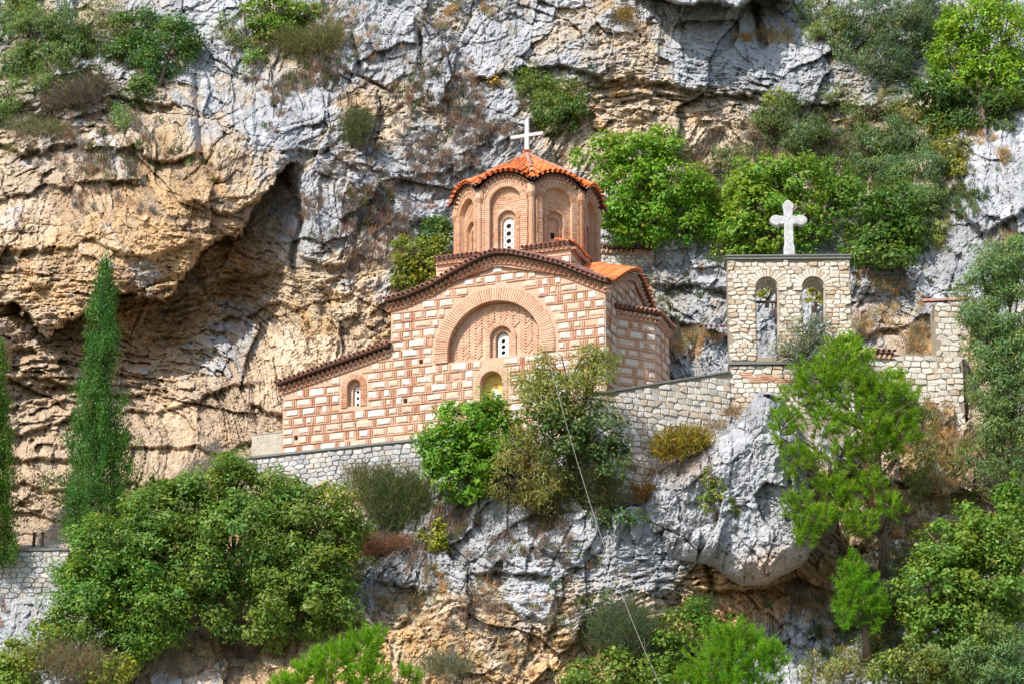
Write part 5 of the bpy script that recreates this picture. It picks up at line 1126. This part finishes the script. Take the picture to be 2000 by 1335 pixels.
# right edge
plant('willow_tree', 'olive', 'tall grey-green tree at the right edge beside the stone pier', [(1940, 540, 45, 55), (1980, 520, 45, 50), (1920, 600, 42, 50), (1975, 620, 55, 60), (1930, 680, 45, 50), (1985, 710, 50, 55), (1945, 760, 45, 45), (2000, 800, 45, 50), (1950, 830, 40, 40)], 'tree', Y=-1.4, base=(1965, 960))
plant('shrub', 'olive', 'loose grey-green shrub under the tall grey-green tree', [(1920, 880, 35, 30), (1970, 880, 35, 40), (1990, 950, 30, 40), (1930, 940, 30, 30)], Y=-1.4, cover=.55, cat='shrub')
plant('tree', 'broad', 'big leafy tree low on the right with yellowing leaves', [(1850, 1080, 60, 50), (1920, 1070, 60, 50), (1980, 1060, 50, 50), (1820, 1150, 60, 55), (1890, 1150, 70, 60), (1960, 1150, 60, 60), (1840, 1220, 60, 45), (1920, 1230, 60, 50)], 'tree', Y=-2.6, base=(1880, 1330), col=(.13, .215, .03))
plant('bush', 'olive', 'dull olive bush in the bottom right corner', [(1900, 1300, 60, 40), (1970, 1280, 50, 50), (1990, 1330, 50, 30)], Y=-3.5, cat='bush')
plant('bush', 'yellow', 'pale yellow-green bush at the bottom, left of the corner bush', [(1790, 1290, 55, 35), (1840, 1320, 40, 25), (1740, 1310, 40, 25)], Y=-3.2, col=(.15, .19, .04))
plant('shrub', 'airy', 'straw-green shrub at the bottom below the small bright pine', [(1640, 1300, 60, 30), (1580, 1320, 40, 20), (1700, 1270, 30, 25)], cat='shrub', col=(.20, .21, .06))
plant('shrub', 'airy', 'twiggy shrub at the foot of the tall pine', [(1740, 1150, 30, 40), (1760, 1090, 30, 30), (1730, 1220, 25, 40)], cat='shrub', col=(.11, .14, .05))
# bottom centre
wisp('broom', 'grey-green broom hanging at the bottom where the cable passes', [(1190, 1290, 40, 110), (1230, 1285, 45, 110), (1255, 1300, 30, 90)], (.10, .145, .075), .8, dens=1.8, cat='broom')
plant('bush', 'bright', 'leafy green bush left of the rounded bottom pine', [(1330, 1230, 45, 30), (1300, 1270, 40, 30), (1370, 1200, 25, 20)], col=(.11, .2, .025), Y=-2.7)
plant('bush', 'bright', 'leafy bush at the bottom under the grey-green broom', [(1210, 1310, 50, 25), (1130, 1320, 40, 20), (1270, 1325, 40, 22)], Y=-3.3, col=(.13, .2, .03))
wisp('broom', 'small dark broom above the leafy green bush', [(1370, 1210, 28, 50)], (.08, .12, .05), .5, dens=2, cat='broom')
wisp('broom', 'pale grey broom at the bottom left of centre', [(860, 1330, 40, 60), (900, 1330, 35, 50)], (.16, .18, .12), .5, dens=1.4, cat='broom')
# behind the church
plant('tree', 'bright', 'bright leafy tree right behind the dome', [(1170, 300, 48, 38), (1240, 300, 55, 40), (1300, 290, 32, 38), (1230, 370, 60, 55), (1310, 360, 60, 50), (1360, 370, 30, 40), (1260, 430, 60, 40), (1340, 430, 45, 35), (1210, 430, 35, 40)], 'tree', Y=5.6, base=(1260, 490), col=(.15, .28, .022))
plant('shrub', 'yellow', 'yellow-green shrub left of the drum', [(800, 500, 30, 35), (830, 520, 35, 45), (790, 545, 30, 25), (860, 500, 25, 40)], Y=5.0, cat='shrub', col=(.17, .21, .03))
plant('bush', 'dark', 'dark bush hugging the left side of the drum', [(862, 450, 24, 30), (840, 470, 20, 20)], Y=5.6)
plant('shrub', 'airy', 'loose green shrub above the dome cross', [(1050, 180, 40, 30), (1080, 220, 45, 35), (1030, 160, 30, 22), (1110, 180, 30, 25)], cat='shrub', col=(.11, .17, .035), cover=1.3)
plant('shrub', 'dark', 'dark leafy shrub just right of the dome cross', [(1090, 240, 28, 22), (1120, 215, 25, 20)], cat='shrub')
plant('tree', 'bright', 'leafy tree behind the cross of the bell gable', [(1500, 340, 60, 40), (1560, 350, 50, 40), (1480, 400, 60, 40), (1560, 410, 50, 40), (1440, 450, 45, 30), (1500, 460, 60, 35), (1585, 465, 35, 24), (1420, 490, 35, 25)], 'tree', Y=5.4, base=(1520, 520), col=(.16, .27, .03))
plant('shrub', 'olive', 'grey-green shrub high above the bell gable cross', [(1500, 250, 40, 35), (1560, 260, 50, 40), (1520, 220, 40, 25), (1600, 280, 25, 30)], cat='shrub', col=(.12, .16, .06))
plant('shrub', 'yellow', 'small lime shrub at the top of the grey-green one', [(1510, 190, 25, 10), (1540, 200, 20, 12)], cat='shrub')
plant('shrub', 'olive', 'feathery grey-green shrub on the slope right of the bell gable cross', [(1700, 290, 45, 45), (1750, 270, 40, 35), (1730, 330, 50, 35), (1820, 330, 35, 55), (1800, 280, 30, 35)], cat='shrub', col=(.10, .17, .07), cover=.9)
plant('shrub', 'yellow', 'yellow shrub beside the feathery one, near the right boulders', [(1860, 290, 35, 30), (1830, 250, 25, 20), (1870, 330, 25, 20)], cat='shrub', col=(.20, .20, .03))
plant('bush', 'broad', 'deep green bush right of the bell gable, below the feathery shrub', [(1690, 420, 50, 35), (1750, 400, 45, 35), (1710, 470, 55, 30), (1780, 450, 35, 35)], Y=5.0, col=(.08, .155, .022))
plant('shrub', 'airy', 'mustard-coloured little shrub at the edge of the right-hand grey rock', [(1840, 450, 18, 22), (1830, 480, 16, 16)], cat='shrub', col=(.22, .22, .04))
plant('tree', 'olive', 'large grey-green tree at the top right, left of the bright one', [(1700, 40, 60, 50), (1760, 60, 60, 55), (1660, 90, 35, 40), (1720, 120, 50, 40), (1810, 40, 50, 50), (1780, 150, 40, 30)], 'tree', base=(1720, 190), col=(.10, .145, .07))
plant('tree', 'bright', 'bright leafy tree in the top right corner', [(1900, 40, 60, 45), (1970, 60, 50, 60), (1930, 120, 55, 50), (1870, 150, 50, 45), (1980, 160, 40, 50), (1850, 100, 35, 40)], 'tree', base=(1920, 260), Y=8.0, col=(.18, .30, .022))
plant('bush', 'dark', 'dark green bush under the bright corner tree', [(1830, 180, 45, 40), (1900, 210, 55, 40), (1960, 220, 50, 40), (1850, 240, 40, 25), (1920, 255, 40, 25)], Y=7.6)
plant('bush', 'airy', 'pale green bush at the top edge by the shaded rock', [(1590, 30, 35, 35), (1630, 50, 35, 35), (1600, 70, 25, 20)], col=(.15, .2, .06), cover=1.5)
for i_, (kd, lb, bl, kw) in enumerate((
 ('bright', 'light green bush left of the bell gable cross, above the arches', [(1430, 400, 35, 30), (1400, 430, 30, 25), (1460, 370, 30, 25)], dict(Y=6.0)),
 ('airy', 'thin bush between the dome tree and the bell gable tree', [(1410, 330, 40, 35), (1440, 290, 30, 25), (1390, 380, 25, 25)], dict(col=(.16, .18, .08))),
 ('broad', 'leafy bush above right of the stone cross', [(1620, 340, 38, 30), (1660, 370, 35, 28)], dict(Y=6.0, cover=.75)),
 ('olive', 'sage-green bush left of the grey crag at the right', [(1790, 380, 40, 35), (1820, 400, 30, 30), (1760, 350, 30, 25)], dict()),
 ('broad', 'low dark bush on the slope right behind the bell gable', [(1700, 500, 35, 20), (1750, 500, 30, 20), (1660, 500, 25, 18)], dict(Y=4.2, col=(.10, .17, .03))),
 ('airy', 'straggly bush under the shaded overhang at upper right', [(1640, 190, 30, 25), (1690, 210, 35, 25), (1750, 200, 30, 25)], dict(col=(.13, .17, .06))),
 ('airy', 'yellowing shrub at the right end of the tan ledge', [(1780, 230, 25, 18), (1810, 220, 20, 15)], dict(col=(.24, .23, .05))),
 ('airy', 'thin shrub in the dry grass right of the pine', [(1900, 960, 25, 35), (1870, 900, 22, 25)], dict(col=(.18, .19, .06))),
 ('broad', 'leafy shoots at the right edge under the grey-green tree', [(1960, 1000, 40, 30), (1990, 960, 25, 30), (1900, 1010, 30, 20)], dict(Y=-2.2)),
 ('airy', 'thin shrub hanging left of the tan cleft', [(450, 60, 25, 25), (480, 90, 20, 20)], dict(col=(.16, .21, .06))),
 ('olive', 'faint green shrub at the far left edge high up', [(15, 190, 30, 45), (30, 130, 30, 30)], dict()),
 ('dark', 'low dark shrub on the crag foot left of the boulder', [(1230, 1010, 22, 14), (1180, 1020, 25, 12)], dict(cover=.7)))):
    plant('shrub', kd, lb, bl, cat='shrub', **kw)
# top left
plant('tree', 'olive', 'feathery green tree in the top left corner', [(60, 60, 60, 45), (130, 50, 55, 45), (30, 30, 50, 40), (120, 100, 50, 35), (70, 110, 40, 30), (170, 90, 35, 30), (100, 160, 35, 35)], 'tree', base=(130, 210), col=(.12, .18, .05))
plant('tree', 'oak', 'leafy tree at the top, right of the corner tree', [(290, 60, 50, 45), (330, 90, 45, 45), (260, 110, 40, 40), (290, 140, 45, 35), (350, 70, 35, 35), (280, 180, 25, 25)], 'tree', base=(300, 220), col=(.075, .15, .035))
plant('shrub', 'airy', 'thin shrub at the top edge between the two left trees', [(210, 30, 40, 30), (230, 60, 25, 20)], cat='shrub', col=(.12, .16, .05))
wisp('dry_shrub', 'tangle of dark bare twigs under the top left trees', [(150, 220, 50, 70), (190, 200, 45, 60), (110, 230, 40, 50)], (.12, .09, .08), .6, dens=1.6, cat='shrub')
wisp('shrub', 'pale sage shrub on the ledge at the far left', [(60, 265, 50, 40), (110, 270, 40, 35), (40, 310, 30, 30)], (.19, .20, .10), .4, dens=1.6, cat='shrub')
plant('shrub', 'olive', 'small green shrub in the ledge notch left of centre', [(245, 245, 20, 22), (240, 225, 15, 15)], cat='shrub')
plant('bush', 'bright', 'bright leafy bush at the top edge left of the grey crag', [(530, 20, 50, 30), (580, 30, 40, 30), (510, 60, 35, 25), (490, 110, 25, 25), (570, 60, 40, 20)], col=(.14, .22, .03), cover=.9)
wisp('broom', 'olive broom hanging below the bright top bush', [(600, 130, 50, 90), (640, 110, 40, 80), (560, 110, 40, 70)], (.16, .17, .06), .7, dens=1.2, cat='broom')
wisp('broom', 'dark green broom in the cleft above and left of the church', [(695, 290, 30, 90), (705, 270, 25, 60)], (.085, .125, .05), .6, dens=2.2, cat='broom')
plant('shrub', 'yellow', 'small orange-yellow tuft near the top centre ledge', [(970, 168, 14, 12)], cat='shrub', col=(.36, .24, .03))
wisp('dry_shrub', 'rounded tawny bush hanging from the crag at the top centre', [(1220, 48, 22, 40)], (.32, .22, .09), .35, dens=3, cat='shrub')
plant('shrub', 'yellow', 'little green and yellow tuft on the rocks below the left arch, seen through it', [(1498, 568, 14, 12)], cat='shrub', cover=1.3, scale=.6, Y=4.4)
plant('shrub', 'yellow', 'little yellow shrub seen through the right arch of the bell gable', [(1592, 572, 20, 16)], cat='shrub', cover=1.3, scale=.6, Y=4.0, col=(.30, .27, .03))
plant('shrub', 'airy', 'small shrub on the rock just above the low wing roof', [(762, 680, 12, 10), (765, 650, 8, 12)], cat='shrub', scale=.5, Y=2.8)
print('plants', time.time() - T0)

# ------------------------------------------------------------------ dry grass and scrub that nobody could count
def scatter(name, spots, col, Ln, W_, seed, per=34):
    r = np.random.default_rng(seed); Vs = []; Cs = []
    for (bx, by, rx, ry, n) in spots:
        n = int(n); a = r.normal(0, .5, (n, 2)); cx = bx + a[:, 0] * rx; cy = by + a[:, 1] * ry; kp = fbm(cx * S * 1.3, cy * S * 1.3, 301, 3) > -.15; cx, cy = cx[kp], cy[kp]
        for x, y in zip(cx, cy):
            f = WY(x, y, cliffY(x, y) - .05); m = int(per * r.uniform(.5, 1.4)); h = Ln * r.uniform(.5, 1.3); t = hsvj(col, 1, r, .3, .3)[0]
            foot = f + r.normal(0, .05, (m, 3)); d = unit(r.normal(0, .55, (m, 3)) + np.array([0, -.35, .8])); s = unit(np.cross(d, r.normal(size=(m, 3)))) * W_ * .5
            v = np.stack([foot - s, foot + s, foot + d * (h * r.uniform(.5, 1, m))[:, None]], 1); Vs.append(v.reshape(-1, 3)); Cs.append(np.repeat(t * r.uniform(.7, 1.3, (m, 1)), 3, 0))
    V = np.vstack(Vs); base = np.array([0, 0, 0.]); me = np_mesh(name, V, np.arange(len(V)).reshape(-1, 3), M_DRY, np.vstack(Cs)); tag(meshobj(name, me, Matrix.Identity(4)), kind='stuff')
    return len(V) // 3
nt_ = 0
nt_ += scatter('dry_scrub', [(560, 200, 120, 70, 230), (640, 140, 70, 60, 110), (860, 200, 90, 130, 260), (980, 220, 100, 70, 200), (720, 370, 110, 120, 220), (760, 470, 90, 90, 160), (600, 400, 60, 60, 90), (880, 300, 80, 50, 90), (1380, 290, 130, 60, 300), (1430, 350, 70, 60, 130), (1620, 300, 60, 80, 120), (1340, 470, 60, 40, 90), (150, 260, 150, 90, 260), (300, 380, 120, 60, 60), (220, 350, 100, 90, 150), (500, 130, 80, 60, 120), (1300, 930, 60, 60, 120), (1180, 960, 80, 50, 140), (880, 1030, 80, 60, 140), (760, 1080, 80, 40, 110), (1560, 1180, 60, 40, 40), (60, 1150, 80, 50, 80), (1100, 1000, 80, 40, 160), (1000, 960, 90, 40, 120), (1040, 1060, 120, 50, 90), (950, 1200, 120, 80, 90), (440, 1260, 120, 60, 140)], (.25, .18, .145), .34, .017, 1)
nt_ += scatter('dry_grass', [(1850, 900, 110, 130, 700), (1740, 980, 110, 110, 420), (1930, 290, 90, 40, 180), (1690, 610, 70, 60, 160), (1740, 560, 50, 40, 60), (1790, 640, 30, 50, 110), (1350, 660, 90, 25, 150), (1390, 820, 80, 40, 160), (1560, 60, 70, 15, 60), (1500, 75, 70, 12, 60), (620, 60, 120, 50, 160), (900, 30, 100, 40, 110), (1000, 900, 60, 30, 60), (1250, 930, 60, 50, 110), (1680, 1180, 130, 80, 160), (780, 1170, 60, 60, 60), (1040, 1250, 80, 60, 70), (900, 1130, 80, 60, 60), (1960, 470, 40, 20, 30), (1990, 900, 60, 80, 160)], (.44, .33, .19), .30, .016, 2)
nt_ += scatter('green_scrub', [(560, 130, 100, 70, 110), (850, 200, 80, 80, 60), (1060, 200, 100, 70, 120), (1440, 330, 100, 60, 130), (1650, 340, 110, 90, 380), (1780, 420, 100, 80, 300), (1450, 420, 90, 60, 160), (1880, 380, 60, 60, 90), (1600, 260, 60, 50, 70), (150, 150, 150, 80, 200), (900, 1060, 100, 70, 60), (1150, 1150, 120, 100, 70), (1680, 1240, 120, 70, 150), (1740, 880, 80, 110, 120), (1120, 970, 100, 50, 120), (700, 400, 90, 60, 40), (260, 300, 120, 60, 90), (1310, 600, 60, 60, 30)], (.12, .15, .05), .28, .026, 3)
print('scrub tris', nt_, 'total time', time.time() - T0)
